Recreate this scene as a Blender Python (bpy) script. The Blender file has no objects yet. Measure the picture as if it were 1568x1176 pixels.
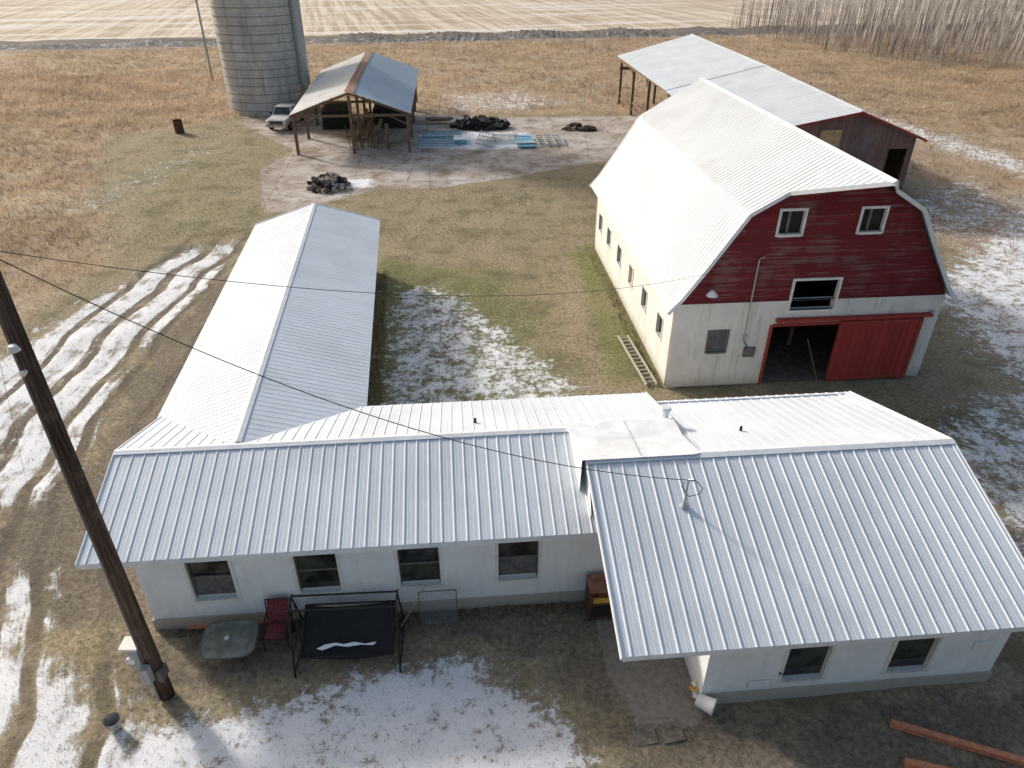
import bpy, math, random
import numpy as np
from mathutils import Vector, Matrix
random.seed(7); rng=np.random.default_rng(11)
scene=bpy.context.scene
R5=math.radians(5); C5,S5=math.cos(R5),math.sin(R5)
def L2W(u,v): return (u*C5-v*S5, u*S5+v*C5)

# ---------------------------------------------------------------- node helper
class NT:
    def __init__(s,name):
        s.m=bpy.data.materials.new(name); s.m.use_nodes=True
        s.t=s.m.node_tree; s.t.nodes.clear()
        s.out=s.t.nodes.new("ShaderNodeOutputMaterial")
        s.b=s.t.nodes.new("ShaderNodeBsdfPrincipled")
        s.t.links.new(s.b.outputs[0],s.out.inputs[0])
    def put(s,sock,v):
        if isinstance(v,bpy.types.NodeSocket): s.t.links.new(v,sock)
        elif v is not None:
            if isinstance(v,(tuple,list)) and len(v)==3 and sock.type=='RGBA': v=(*v,1)
            sock.default_value=v
    def pos(s,kind="Object"):
        return s.t.nodes.new("ShaderNodeTexCoord").outputs[kind]
    def mapv(s,vec,scale=(1,1,1),rot=(0,0,0),loc=(0,0,0)):
        n=s.t.nodes.new("ShaderNodeMapping"); s.put(n.inputs[0],vec)
        n.inputs[1].default_value=loc;n.inputs[2].default_value=rot;n.inputs[3].default_value=scale
        return n.outputs[0]
    def noise(s,vec,scale=1,detail=4,rough=.6,dist=0,color=False):
        n=s.t.nodes.new("ShaderNodeTexNoise"); s.put(n.inputs["Vector"],vec)
        n.inputs["Scale"].default_value=scale;n.inputs["Detail"].default_value=detail
        n.inputs["Roughness"].default_value=rough;n.inputs["Distortion"].default_value=dist
        return n.outputs["Color" if color else "Fac"]
    def vor(s,vec,scale=1,feature='F1',out="Distance"):
        n=s.t.nodes.new("ShaderNodeTexVoronoi"); n.feature=feature; s.put(n.inputs["Vector"],vec)
        n.inputs["Scale"].default_value=scale
        return n.outputs[out]
    def math(s,op,a,b=0.0,clamp=False):
        n=s.t.nodes.new("ShaderNodeMath"); n.operation=op; n.use_clamp=clamp
        s.put(n.inputs[0],a); s.put(n.inputs[1],b); return n.outputs[0]
    def rmp(s,v,a,b,c=0.0,d=1.0):
        n=s.t.nodes.new("ShaderNodeMapRange"); n.interpolation_type='SMOOTHSTEP'
        s.put(n.inputs[0],v)
        for i,x in enumerate((a,b,c,d)): s.put(n.inputs[i+1],x)
        return n.outputs[0]
    def mix(s,f,a,b,mode='MIX'):
        n=s.t.nodes.new("ShaderNodeMix"); n.data_type='RGBA'; n.blend_type=mode
        s.put(n.inputs[0],f); s.put(n.inputs[6],a); s.put(n.inputs[7],b); return n.outputs[2]
    def sep(s,vec):
        n=s.t.nodes.new("ShaderNodeSeparateXYZ"); s.put(n.inputs[0],vec); return n.outputs
    def comb(s,x=0.0,y=0.0,z=0.0):
        n=s.t.nodes.new("ShaderNodeCombineXYZ")
        for i,q in enumerate((x,y,z)): s.put(n.inputs[i],q)
        return n.outputs[0]
    def attr(s,name):
        n=s.t.nodes.new("ShaderNodeAttribute"); n.attribute_name=name; return n.outputs
    def bump(s,h,strength=.3,dist=.02):
        n=s.t.nodes.new("ShaderNodeBump"); s.put(n.inputs["Height"],h)
        n.inputs["Strength"].default_value=strength;n.inputs["Distance"].default_value=dist
        s.t.links.new(n.outputs[0],s.b.inputs["Normal"])
    def fin(s,col,rough=.8,metal=0.0,spec=None):
        s.put(s.b.inputs["Base Color"],col); s.put(s.b.inputs["Roughness"],rough)
        s.put(s.b.inputs["Metallic"],metal)
        if spec is not None: s.b.inputs["Specular IOR Level"].default_value=spec
        return s.m

def simple(name,col,rough=.7,metal=0.0,var=.25,scale=6,spec=.3,bump=0):
    q=NT(name); n=q.noise(q.pos(),scale,5,.65)
    dark=tuple(c*(1-var) for c in col); lite=tuple(min(.9,c*(1+var*.6)) for c in col)
    c=q.mix(q.rmp(n,.3,.7),dark,lite)
    if bump: q.bump(n,bump,.02)
    return q.fin(c,rough,metal,spec)

def metal_roof(name,col,dirt=.25,rust=0.0,rough=.42,streak_axis=0):
    q=NT(name); p=q.pos()
    n1=q.noise(p,.5,4,.6); sc=(5,.35,.35) if streak_axis==0 else (.35,5,.35)
    n2=q.noise(q.mapv(p,sc),1.0,5,.7)
    c=q.mix(q.rmp(n1,.35,.7),col,tuple(x*.88 for x in col))
    c=q.mix(q.math('MULTIPLY',q.rmp(n2,.48,.8),dirt),c,(.44,.43,.40))
    n3=q.noise(p,14,6,.7)
    c=q.mix(q.math('MULTIPLY',q.rmp(n3,.54,.75),dirt*.8),c,(.42,.41,.36))
    if rust>0:
        r=q.noise(q.mapv(p,sc,loc=(3,7,0)),.6,6,.7)
        c=q.mix(q.math('MULTIPLY',q.rmp(r,.56,.68),rust),c,(.20,.10,.06))
    q.bump(q.noise(p,1.3,3,.5),.12,.05)
    return q.fin(c,q.rmp(n3,.3,.7,rough-.06,rough+.14),0.0,.4)

M={}
M['roofA']=metal_roof("white_sheet_metal",(.70,.755,.82),.22)
M['roofB']=metal_roof("white_sheet_metal_old",(.65,.72,.80),.42,0,.5,1)
M['roofBarn']=metal_roof("barn_sheet_metal",(.66,.69,.72),.40,.0,.55,1)
M['roofShed']=metal_roof("shed_sheet_metal",(.66,.70,.74),.36,.0,.45,1)
M['roofHayR']=metal_roof("galvanised_blue_grey",(.46,.56,.64),.4,.12,.4,1)
M['roofHayL']=metal_roof("galvanised_worn",(.72,.71,.68),.6,.6,.5,1)
M['rust']=simple("rusty_sheet",(.36,.19,.12),.85,0,.5,4)
M['trim']=simple("white_trim",(.72,.76,.80),.5,0,.1,3)
M['membrane']=simple("roof_membrane",(.74,.77,.80),.6,0,.16,1.6,bump=.3)

def wall_white(name,base,stain=.35,warm=(.50,.46,.38)):
    q=NT(name); p=q.pos(); s=q.sep(p)
    n=q.noise(p,.9,6,.65); n2=q.noise(q.mapv(p,(2.5,2.5,.3)),1.5,5,.7); n3=q.noise(p,18,4,.7)
    c=q.mix(q.rmp(n,.35,.75),base,tuple(x*.88 for x in base))
    c=q.mix(q.math('MULTIPLY',q.rmp(n2,.50,.70),stain),c,warm)
    low=q.rmp(q.math('ADD',s[2],q.math('MULTIPLY',n,.7)),.95,.2)
    c=q.mix(q.math('MULTIPLY',low,min(.9,stain*1.3)),c,(.38,.35,.30))
    c=q.mix(q.math('MULTIPLY',q.rmp(n3,.62,.70),stain),c,(.30,.28,.25))
    q.bump(n3,.25,.01)
    return q.fin(c,.85,0,.2)
M['wallA']=wall_white("white_painted_stucco",(.83,.85,.87),.30,(.54,.51,.46))
M['wallBarn']=wall_white("barn_concrete_paint",(.72,.71,.68),.65,(.47,.43,.37))
M['found']=wall_white("foundation_concrete",(.47,.44,.40),.5,(.30,.26,.21))

def siding(name,c0,c1,wear,wearcol,board=.18,axis=2):
    q=NT(name); p=q.pos(); s=q.sep(p)
    k=q.math('DIVIDE',s[axis],board); fr=q.math('FRACT',k); idx=q.math('FLOOR',k)
    sc=(.35,.35,9) if axis==2 else (9,9,.35)
    n=q.noise(q.mapv(p,sc),1,5,.7); n2=q.noise(p,.7,5,.65)
    wn=q.t.nodes.new("ShaderNodeTexWhiteNoise"); wn.noise_dimensions='1D'; q.put(wn.inputs[1],idx)
    c=q.mix(q.math('MULTIPLY',wn.outputs[0],1.0),c0,c1)
    w=q.math('ADD',q.math('MULTIPLY',n,.6),q.math('MULTIPLY',n2,.5))
    c=q.mix(q.math('MULTIPLY',q.rmp(w,.55,.66),wear),c,wearcol)
    gap=q.rmp(fr,.0,.10,1,0)
    c=q.mix(q.math('MULTIPLY',gap,.75),c,(.02,.012,.01))
    q.bump(q.math('ADD',q.math('MULTIPLY',q.rmp(fr,0,.2),1.0),q.math('MULTIPLY',n,.3)),.5,.02)
    return q.fin(c,.85,0,.2)
M['redside']=siding("red_clapboard",(.135,.019,.026),(.190,.028,.034),.7,(.20,.125,.12))
M['reddoor']=siding("red_door_boards",(.31,.038,.036),(.37,.052,.046),.4,(.18,.05,.04),.28,0)
M['greywood']=siding("weathered_boards",(.16,.11,.10),(.25,.15,.13),.8,(.24,.22,.21),.22,0)
M['wood']=simple("old_timber",(.20,.14,.09),.9,0,.4,8,bump=.4)
M['plank']=simple("orange_paint",(.62,.25,.14),.8,0,.25,7)
M['plank2']=simple("board_wood",(.50,.36,.22),.8,0,.3,7)
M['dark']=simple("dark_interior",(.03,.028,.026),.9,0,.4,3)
M['dirtfloor']=simple("dirt_floor",(.16,.13,.10),.95,0,.4,3)
M['redtrim']=simple("red_trim",(.34,.05,.04),.7,0,.3,6)
M['frame']=simple("window_frame_white",(.74,.74,.71),.6,0,.14,8)
M['framegrey']=simple("window_frame_dark",(.16,.14,.13),.6,0,.2,8)
q=NT("window_glass"); p=q.pos(); n=q.noise(p,1.3,4,.6)
M['glass']=q.fin(q.mix(q.rmp(n,.4,.65),(.015,.018,.018),(.06,.07,.06)),.08,0,.6)
M['black']=simple("black_steel",(.02,.02,.02),.5,0,.3,9)
M['fabric']=simple("black_mesh_fabric",(.022,.022,.024),.75,0,.3,20)
M['steel']=simple("galvanised_steel",(.42,.44,.46),.45,.5,.2,8)
M['greybox']=simple("grey_meter_box",(.42,.42,.40),.55,0,.15,8)
M['hoop']=simple("weathered_hoop_steel",(.26,.25,.24),.7,0,.3,2)
M['rustbrown']=simple("rusty_brown_enamel",(.13,.055,.035),.7,0,.45,7)
M['yellow']=simple("yellow_label",(.62,.36,.06),.6,0,.2,9)
M['redcloth']=simple("red_cushion",(.19,.045,.05),.9,0,.6,22)
M['snow']=simple("snow_lump",(.84,.87,.92),.8,0,.05,5,bump=.4)
M['blue']=simple("blue_paint",(.20,.46,.60),.6,0,.3,3)
M['tyre']=simple("tyre_rubber",(.02,.02,.022),.85,0,.3,6)
M['truckw']=simple("truck_white_paint",(.66,.66,.64),.35,0,.1,3,spec=.5)
M['chrome']=simple("chrome",(.5,.5,.5),.25,.8,.1,5)
M['lamp']=simple("lamp_white",(.75,.75,.72),.4,0,.05,5)
M['cream']=simple("cream_plastic",(.62,.55,.36),.6,0,.3,12)
q=NT("paver_concrete"); p=q.pos(); n=q.noise(p,5,5,.7)
M['paver']=q.fin(q.mix(q.rmp(n,.35,.65),(.12,.105,.085),(.24,.22,.19)),.9,0,.1)
q=NT("concrete_stave"); p=q.pos(); s=q.sep(p)
n=q.noise(p,.35,6,.7); n2=q.noise(q.mapv(p,(1.2,1.2,.12)),1,6,.7); n3=q.noise(p,5,5,.7)
ang=q.math('MULTIPLY',q.math('ARCTAN2',s[1],s[0]),13.5); row_=q.math('DIVIDE',s[2],.76)
wn=q.t.nodes.new("ShaderNodeTexWhiteNoise"); wn.noise_dimensions='2D'; q.put(wn.inputs[0],q.comb(q.math('FLOOR',ang),q.math('FLOOR',row_),0.0))
fr=q.math('FRACT',row_); fa=q.math('FRACT',ang)
c=q.mix(q.rmp(n,.3,.7),(.48,.475,.455),(.68,.665,.63))
c=q.mix(q.math('MULTIPLY',wn.outputs[0],.30),c,(.30,.295,.28))
c=q.mix(q.math('MULTIPLY',q.rmp(n2,.46,.66),.7),c,(.29,.285,.27))
c=q.mix(q.math('MULTIPLY',q.rmp(n3,.5,.7),.4),c,(.30,.29,.28))
c=q.mix(q.math('MULTIPLY',q.math('MAXIMUM',q.rmp(fr,0,.09,1,0),q.rmp(fa,0,.06,1,0)),.55),c,(.17,.17,.17))
q.bump(n3,.3,.02); M['silo']=q.fin(c,.9,0,.2)
q=NT("pole_wood"); p=q.pos(); n=q.noise(q.mapv(p,(14,14,.5)),1,6,.7); n2=q.noise(p,1.5,4,.6)
c=q.mix(q.rmp(n,.35,.7),(.035,.022,.016),(.15,.10,.075)); c=q.mix(q.math('MULTIPLY',q.rmp(n2,.5,.7),.5),c,(.20,.15,.12))
q.bump(n,.5,.01); M['pole']=q.fin(c,.85,0,.2)
q=NT("pale_glass"); p=q.pos(); n=q.noise(p,2.5,5,.6)
M['tableglass']=q.fin(q.mix(q.rmp(n,.35,.65),(.15,.16,.13),(.27,.28,.23)),.18,0,.6)
q=NT("bare_bark"); p=q.pos(); n=q.noise(q.mapv(p,(1,1,.35)),.8,4,.6); hz_=q.sep(p)[2]
c=q.mix(q.rmp(n,.35,.62),(.24,.205,.185),(.66,.62,.57)); c=q.mix(q.rmp(hz_,3,0,0,.45),c,(.20,.155,.13))
M['bark']=q.fin(c,.9,0,.1)
q=NT("grass_blades"); ca_=q.attr("Col")[0]; M['blade']=q.fin(ca_,.9,0,.05)
tr_=q.t.nodes.new("ShaderNodeBsdfTranslucent"); q.put(tr_.inputs[0],ca_); ms=q.t.nodes.new("ShaderNodeMixShader"); ms.inputs[0].default_value=.45
q.t.links.new(q.b.outputs[0],ms.inputs[1]); q.t.links.new(tr_.outputs[0],ms.inputs[2]); q.t.links.new(ms.outputs[0],q.out.inputs[0])

# ---------------------------------------------------------------- mesh builder
class MB:
    def __init__(s): s.v=[];s.f=[];s.mi=[];s.mats=[]
    def mid(s,m):
        if m not in s.mats: s.mats.append(m)
        return s.mats.index(m)
    def poly(s,pts,m):
        k=len(s.v); s.v+= [tuple(p) for p in pts]; s.f.append(tuple(range(k,k+len(pts)))); s.mi.append(s.mid(m))
    def box(s,x0,x1,y0,y1,z0,z1,m,T=None):
        P=[Vector((x,y,z)) for z in (z0,z1) for x,y in ((x0,y0),(x1,y0),(x1,y1),(x0,y1))]
        if T is not None: P=[T@p for p in P]
        k=len(s.v); s.v+=[tuple(p) for p in P]
        for f in ((0,3,2,1),(4,5,6,7),(0,1,5,4),(1,2,6,5),(2,3,7,6),(3,0,4,7)):
            s.f.append(tuple(k+i for i in f)); s.mi.append(s.mid(m))
    def bar(s,p,q,w,h,m):
        p=Vector(p);q=Vector(q);d=q-p;L=d.length
        T=Matrix.Translation(p)@d.to_track_quat('X','Z').to_matrix().to_4x4()
        s.box(0,L,-w/2,w/2,-h/2,h/2,m,T)
    def tube(s,p,q,r0,r1,m,n=10,cap=True):
        p=Vector(p);q=Vector(q);d=(q-p)
        Q=d.to_track_quat('Z','Y').to_matrix()
        k=len(s.v)
        for c,r in ((p,r0),(q,r1)):
            for i in range(n):
                a=2*math.pi*i/n; s.v.append(tuple(c+Q@Vector((r*math.cos(a),r*math.sin(a),0))))
        mi=s.mid(m)
        for i in range(n):
            j=(i+1)%n; s.f.append((k+i,k+j,k+n+j,k+n+i)); s.mi.append(mi)
        if cap:
            s.f.append(tuple(k+n-1-i for i in range(n))); s.mi.append(mi)
            s.f.append(tuple(k+n+i for i in range(n))); s.mi.append(mi)
    def sheet(s,B0,B1,T0,T1,m,pitch=.3,rh=.035,rw=.075):
        """ribbed sheet: ribs run from bottom edge to top edge"""
        B0,B1,T0,T1=map(Vector,(B0,B1,T0,T1))
        nrm=(B1-B0).cross(((T0+T1)-(B0+B1))).normalized()
        if nrm.z<0: nrm=-nrm
        L=max((B1-B0).length,(T1-T0).length); mi=s.mid(m)
        pr=[(0,0)]; x=pitch*.5
        while x+rw<L:
            pr+=[(x,0),(x+rw*.3,rh),(x+rw*.7,rh),(x+rw,0)]
            for g in (.36,.66):
                gx=x+pitch*g
                if gx+.03<L and pitch>.26: pr+=[(gx,0),(gx+.012,rh*.2),(gx+.026,0)]
            x+=pitch
        pr.sort(); pr.append((L,0)); k=len(s.v)
        for x,h in pr:
            t=x/L; s.v.append(tuple(B0.lerp(B1,t)+nrm*h)); s.v.append(tuple(T0.lerp(T1,t)+nrm*h))
        for i in range(len(pr)-1):
            a=k+2*i; s.f.append((a,a+2,a+3,a+1)); s.mi.append(mi)
    def wall(s,O,D,prof,holes,m,thick=.2,inward=(0,1,0),base=0.0,jamb=None):
        """O origin, D unit dir; prof [(x,ztop)..]; holes [(x0,x1,z0,z1)]"""
        O=Vector(O);D=Vector(D);I=Vector(inward)
        zs=sorted(set([base]+[h[2] for h in holes]+[h[3] for h in holes]))
        xs=set([p[0] for p in prof]+[h[0] for h in holes]+[h[1] for h in holes])
        for (a,za),(b_,zb) in zip(prof,prof[1:]):
            for z in zs:
                if (za-z)*(zb-z)<0: xs.add(a+(b_-a)*(z-za)/(zb-za))
        xs=sorted(xs)
        def top(x):
            for (a,za),(b,zb) in zip(prof,prof[1:]):
                if a<=x<=b: return za+(zb-za)*(x-a)/(b-a)
            return prof[-1][1]
        pt=lambda x,z:O+D*x+Vector((0,0,z))
        for a,b in zip(xs,xs[1:]):
            if b-a<1e-6: continue
            for i,z0 in enumerate(zs):
                last=i==len(zs)-1
                mx,mz=(a+b)/2,(z0+.001)
                if any(h[0]<=mx<=h[1] and h[2]<=mz<h[3] for h in holes): continue
                za,zb=top(a),top(b)
                if not last: za,zb=min(za,zs[i+1]),min(zb,zs[i+1])
                if max(za,zb)<z0+1e-4: continue
                za,zb=max(za,z0),max(zb,z0)
                for off in (Vector((0,0,0)),I*thick):
                    q=[pt(a,z0)+off,pt(b,z0)+off]
                    if zb>z0+1e-5: q.append(pt(b,zb)+off)
                    if za>z0+1e-5: q.append(pt(a,za)+off)
                    s.poly(q,m)
        jm=jamb or m
        for x0,x1,z0,z1 in holes:
            c=[pt(x0,z0),pt(x1,z0),pt(x1,z1),pt(x0,z1)]
            for i in range(4):
                p,q=c[i],c[(i+1)%4]; s.poly([p,q,q+I*thick,p+I*thick],jm)
    def make(s,name,parent=None,loc=(0,0,0),rot=0.0,smooth=False):
        me=bpy.data.meshes.new(name); me.from_pydata(s.v,[],s.f)
        for m in s.mats: me.materials.append(m)
        me.polygons.foreach_set("material_index",s.mi)
        if smooth: me.polygons.foreach_set("use_smooth",[True]*len(s.f))
        me.update(); o=bpy.data.objects.new(name,me); bpy.context.collection.objects.link(o)
        o.location=loc; o.rotation_euler=(0,0,rot)
        if parent: o.parent=parent
        return o
def root(name,loc=(0,0,0),rot=0.0):
    e=bpy.data.objects.new(name,None); bpy.context.collection.objects.link(e)
    e.location=loc; e.rotation_euler=(0,0,rot); e.empty_display_size=.5; return e

# ---------------------------------------------------------------- FARM BUILDING (A, B, C)
farm=root("metal_roofed_farmhouse",rot=R5)
AE,AR=2.74,3.70
b=MB()
b.sheet((-9.0,12.55,AE),(3.55,12.55,AE),(-9.0,15.6,AR),(3.55,15.6,AR),M['roofA'],.305,.017,.06)
b.sheet((-9.0,18.65,AE),(5.9,18.65,AE),(-9.0,15.6,AR),(5.9,15.6,AR),M['roofA'],.305,.017,.06)
b.make("roof_front_wing",farm)
b=MB()
def cap(mb,p,q,w,d,m,axis='x',lift=.03):
    p=Vector(p);q=Vector(q); off=Vector((0,w,-d)) if axis=='x' else Vector((w,0,-d)); off2=Vector((0,-w,-d)) if axis=='x' else Vector((-w,0,-d))
    l=Vector((0,0,lift)); mb.poly([p+l,q+l,q+l+off,p+l+off],m); mb.poly([p+l,p+l+off2,q+l+off2,q+l],m)
cap(b,(-9.02,15.6,AR),(3.5,15.6,AR),.13,.040,M['trim'])
b.box(-9.0,3.5,12.56,12.60,AE-.16,AE-.012,M['trim'])
b.bar((-9.02,12.55,AE-.04),(-9.02,15.6,AR-.04),.03,.13,M['trim']); b.bar((-9.02,15.6,AR-.04),(-9.02,18.65,AE-.04),.03,.13,M['trim'])
b.box(-3.1,5.9,18.60,18.64,AE-.16,AE-.012,M['trim'])
b.bar((5.92,15.6,AR-.04),(5.92,18.65,AE-.04),.03,.13,M['trim'])
b.make("roof_trim_front_wing",farm)
b=MB()
wins=[-6.3,-3.73,-1.21,1.29]
holes=[(w+8.0-.52,w+8.0+.52,.98,2.38) for w in wins]
ztop=AE+.33*.315-.03
b.wall((-8.0,12.9,0),(1,0,0),[(0,ztop),(11.3,ztop)],holes,M['wallA'],.2)
b.wall((-8.0,12.9,0),(0,1,0),[(0,ztop),(2.7,AR-.06),(5.4,ztop)],[],M['wallA'],.2,(1,0,0))
b.wall((5.6,13.2,0),(0,1,0),[(0,3.0),(2.4,AR-.06),(5.1,ztop)],[],M['wallA'],.2,(-1,0,0))
b.wall((-8.0,18.3,0),(1,0,0),[(0,ztop),(13.6,ztop)],[],M['wallA'],.2,(0,-1,0))
b.wall((3.3,12.9,0),(1,0,0),[(0,3.3),(2.0,3.3)],[(.75,1.6,.1,2.1)],M['wallA'],.15)
b.make("walls_front_wing",farm)
b=MB(); b.box(-8.04,3.34,12.86,12.90,-.1,.36,M['found']); b.box(-8.04,-8.0,12.9,18.3,-.1,.36,M['found']); b.make("foundation_front_wing",farm)
def window(mb,x0,x1,z0,z1,y,fm,gm,fw=.07,proud=.03,deep=.10,mull='h'):
    mb.box(x0-fw,x0+.01,y-proud,y+.04,z0-fw,z1+fw,fm); mb.box(x1-.01,x1+fw,y-proud,y+.04,z0-fw,z1+fw,fm)
    mb.box(x0+.01,x1-.01,y-proud,y+.04,z1-.01,z1+fw,fm); mb.box(x0+.01,x1-.01,y-proud-.05,y+.04,z0-fw,z0+.01,fm)
    mb.poly([(x0,y+deep,z0),(x1,y+deep,z0),(x1,y+deep,z1),(x0,y+deep,z1)],gm)
    zm=(z0+z1)/2
    if mull=='h':
        mb.box(x0+.01,x1-.01,y+deep-.05,y+deep-.004,zm-.025,zm+.025,M['framegrey'])
        mb.box(x0+.01,x0+.04,y+deep-.04,y+deep-.005,z0+.01,z1-.01,M['framegrey']); mb.box(x1-.04,x1-.01,y+deep-.04,y+deep-.005,z0+.01,z1-.01,M['framegrey'])
        mb.box(x0+.04,x1-.04,y+deep-.03,y+deep-.006,z0+.01,z0+.05,fm)
M['curtain']=simple("dusty_screen",(.13,.13,.13),.7,0,.4,5)
b=MB()
for i,w in enumerate(wins):
    window(b,w-.52,w+.52,.98,2.38,12.9,M['frame'],M['glass'])
    if i in (0,3): b.poly([(w-.47,12.985,1.03),(w+.47,12.985,1.03),(w+.47,12.985,1.66),(w-.47,12.985,1.66)],M['curtain'])
b.make("windows_front_wing",farm)
b=MB(); b.box(4.05,4.9,12.96,13.02,.1,2.1,M['wood']); b.box(3.98,4.05,12.87,12.95,.1,2.17,M['frame']); b.box(4.9,4.97,12.87,12.95,.1,2.17,M['frame']); b.make("porch_door",farm)
# wing B (rotated slightly more)
B0=Vector((-5.95,15.6,0)); RB=Matrix.Rotation(math.radians(2.6),4,'Z')
def tb(du,dv,z):
    return B0+RB@Vector((du,dv,z))
b=MB(); LB=20.4; hw=3.05
b.sheet(tb(-hw,0,AE),tb(-hw,LB,AE),tb(0,0,AR+.012),tb(0,LB,AR+.012),M['roofB'],.235,.013,.055)
b.sheet(tb(hw+.15,0,AE-.03),tb(hw+.15,LB,AE-.03),tb(0,0,AR+.012),tb(0,LB,AR+.012),M['roofB'],.235,.007,.055)
b.make("roof_long_wing",farm)
b=MB()
p,qv=tb(0,.15,AR+.035),tb(0,LB+.02,AR+.035)
for sx in (-1,1):
    o=RB@Vector((sx*.13,0,-.042)); b.poly([p,qv,qv+o,p+o],M['trim'])
for sx in (-1,1):
    b.bar(tb(sx*hw,LB+.02,AE-.03),tb(0,LB+.02,AR-.03),.03,.15,M['trim'])
    b.bar(tb(sx*(hw-.01),3.0,AE-.08),tb(sx*(hw-.01),LB,AE-.08),.03,.13,M['trim'])
b.make("roof_trim_long_wing",farm)
b=MB()
hb=2.75; zt=AE+.3*.31-.05
def wl(p,q,prof):
    d=(q-p).normalized(); inn=Vector((-d.y,d.x,0)); b.wall(p,d,prof,[],M['wallA'],.15,inn)
wl(tb(-hb,LB-.3,0),tb(-hb,2,0),[(0,zt),(LB-2.3,zt)])
wl(tb(hb,2,0),tb(hb,LB-.3,0),[(0,zt),(LB-2.3,zt)])
wl(tb(hb,LB-.3,0),tb(-hb,LB-.3,0),[(0,zt),(hb,AR-.06),(2*hb,zt)])
b.make("walls_long_wing",farm)
# roof C
CE,CR=2.6,4.10
b=MB()
b.sheet((3.05,9.1,CE),(12.55,9.1,CE),(3.05,13.7,CR),(12.55,13.7,CR),M['roofA'],.33,.019,.065)
b.sheet((5.3,18.35,CE),(12.55,18.35,CE),(5.3,13.7,CR),(12.55,13.7,CR),M['roofA'],.33,.019,.065)
b.make("roof_porch_wing",farm)
b=MB()
cap(b,(3.03,13.7,CR),(12.57,13.7,CR),.15,.048,M['trim'])
b.bar((3.04,9.1,CE-.05),(3.04,13.7,CR-.05),.03,.16,M['trim']); b.bar((12.57,9.1,CE-.05),(12.57,13.7,CR-.05),.03,.15,M['trim'])
b.bar((12.57,13.7,CR-.05),(12.57,18.35,CE-.05),.03,.15,M['trim'])
b.box(3.07,12.55,9.11,9.14,CE-.15,CE-.012,M['trim'])
b.poly([(3.06,9.15,CE-.14),(12.5,9.15,CE-.14),(12.5,9.65,CE-.02),(3.06,9.65,CE-.02)],M['trim'])
b.make("roof_trim_porch_wing",farm)
b=MB()
b.poly([(2.92,13.62,CR+.05),(5.75,13.62,CR+.05),(5.8,14.7,3.92),(2.95,14.7,3.92)],M['membrane'])
b.poly([(2.95,14.7,3.92),(5.8,14.7,3.92),(5.86,15.75,3.77),(2.85,15.75,3.77)],M['membrane'])
b.poly([(2.85,15.75,3.77),(5.86,15.75,3.77),(5.7,15.98,3.64),(2.9,15.98,3.64)],M['membrane'])
b.poly([(2.92,13.62,CR+.05),(2.95,14.7,3.92),(2.85,15.75,3.77),(2.9,15.5,3.5),(2.92,13.7,3.1)],M['membrane'])
b.poly([(5.75,13.62,CR+.05),(5.8,14.7,3.92),(5.86,15.75,3.77),(6.05,15.75,3.5),(6.02,14.6,3.86),(5.95,13.7,CR+.03)],M['membrane'])
b.bar((4.4,13.7,CR+.055),(4.45,15.75,3.785),.010,.006,M['greybox'])
b.make("roof_membrane_patch",farm)
b=MB()
zt=CE+.55*.326-.03; CW0,CW1=5.2,12.2
holes=[(7.5-.5-CW0,7.5+.5-CW0,.62,1.9),(10.0-.5-CW0,10.0+.5-CW0,.62,1.9)]
b.wall((CW0,9.65,0),(1,0,0),[(0,zt),(CW1-CW0,zt)],holes,M['wallA'],.2)
b.wall((CW0,9.65,0),(0,1,0),[(0,zt),(4.05,CR-.08),(8.4,zt)],[],M['wallA'],.2,(1,0,0))
b.wall((CW1,9.65,0),(0,1,0),[(0,zt),(4.05,CR-.08),(8.4,zt)],[],M['wallA'],.2,(-1,0,0))
b.wall((CW0,18.05,0),(1,0,0),[(0,zt),(CW1-CW0,zt)],[],M['wallA'],.2,(0,-1,0))
b.poly([(3.1,12.95,2.9),(3.1,13.7,CR-.05),(3.1,15.5,3.6),(3.1,15.5,2.9)],M['wallA'])
b.make("walls_porch_wing",farm)
b=MB(); b.box(CW0-.03,CW1+.03,9.61,9.65,-.1,.33,M['found']); b.box(CW1,CW1+.04,9.65,18,-.1,.33,M['found']); b.make("foundation_porch_wing",farm)
b=MB()
for w in (7.5,10.0): window(b,w-.5,w+.5,.62,1.9,9.65,M['frame'],M['glass'],mull=None)
b.make("windows_porch_wing",farm)
b=MB()
b.box(6.25,6.8,9.645,9.652,.42,.68,M['found']); b.box(6.27,6.78,9.635,9.645,.44,.66,M['wallA']); b.tube((6.95,9.66,.9),(6.95,9.6,.9),.03,.03,M['black'],8)
b.box(11.4,11.75,9.6,9.65,1.2,1.5,M['wallA']); b.tube((11.9,9.66,1.9),(11.9,9.5,1.9),.05,.05,M['lamp'],8)
b.make("wall_fittings",farm)
b=MB()
b.tube((5.7,16.0,3.3),(5.7,16.0,3.92),.10,.10,M['trim'],12); b.tube((5.7,16.0,3.90),(5.7,16.0,3.99),.16,.13,M['trim'],12)
for (x,y,z) in ((0.4,16.5,3.4),(7.6,15.2,3.6)):
    b.tube((x,y,z),(x,y,z+.16),.04,.04,M['black'],8)
b.make("roof_vents",farm)
b=MB()
b.tube((5.15,12.3,3.6),(5.15,12.3,4.45),.025,.025,M['steel'],8); b.tube((5.15,12.3,3.66),(5.15,12.3,3.76),.11,.05,M['steel'],10)
b.tube((5.15,12.3,4.45),(5.25,12.2,4.53),.03,.035,M['steel'],8)
pts=[(5.28,12.2,4.52),(5.45,12.1,4.35),(5.42,12.2,4.1),(5.2,12.25,4.0),(5.05,12.4,4.2),(5.1,12.35,4.36)]
for a,c in zip(pts,pts[1:]): b.tube(a,c,.009,.009,M['black'],6)
b.make("service_mast",farm)

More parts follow.
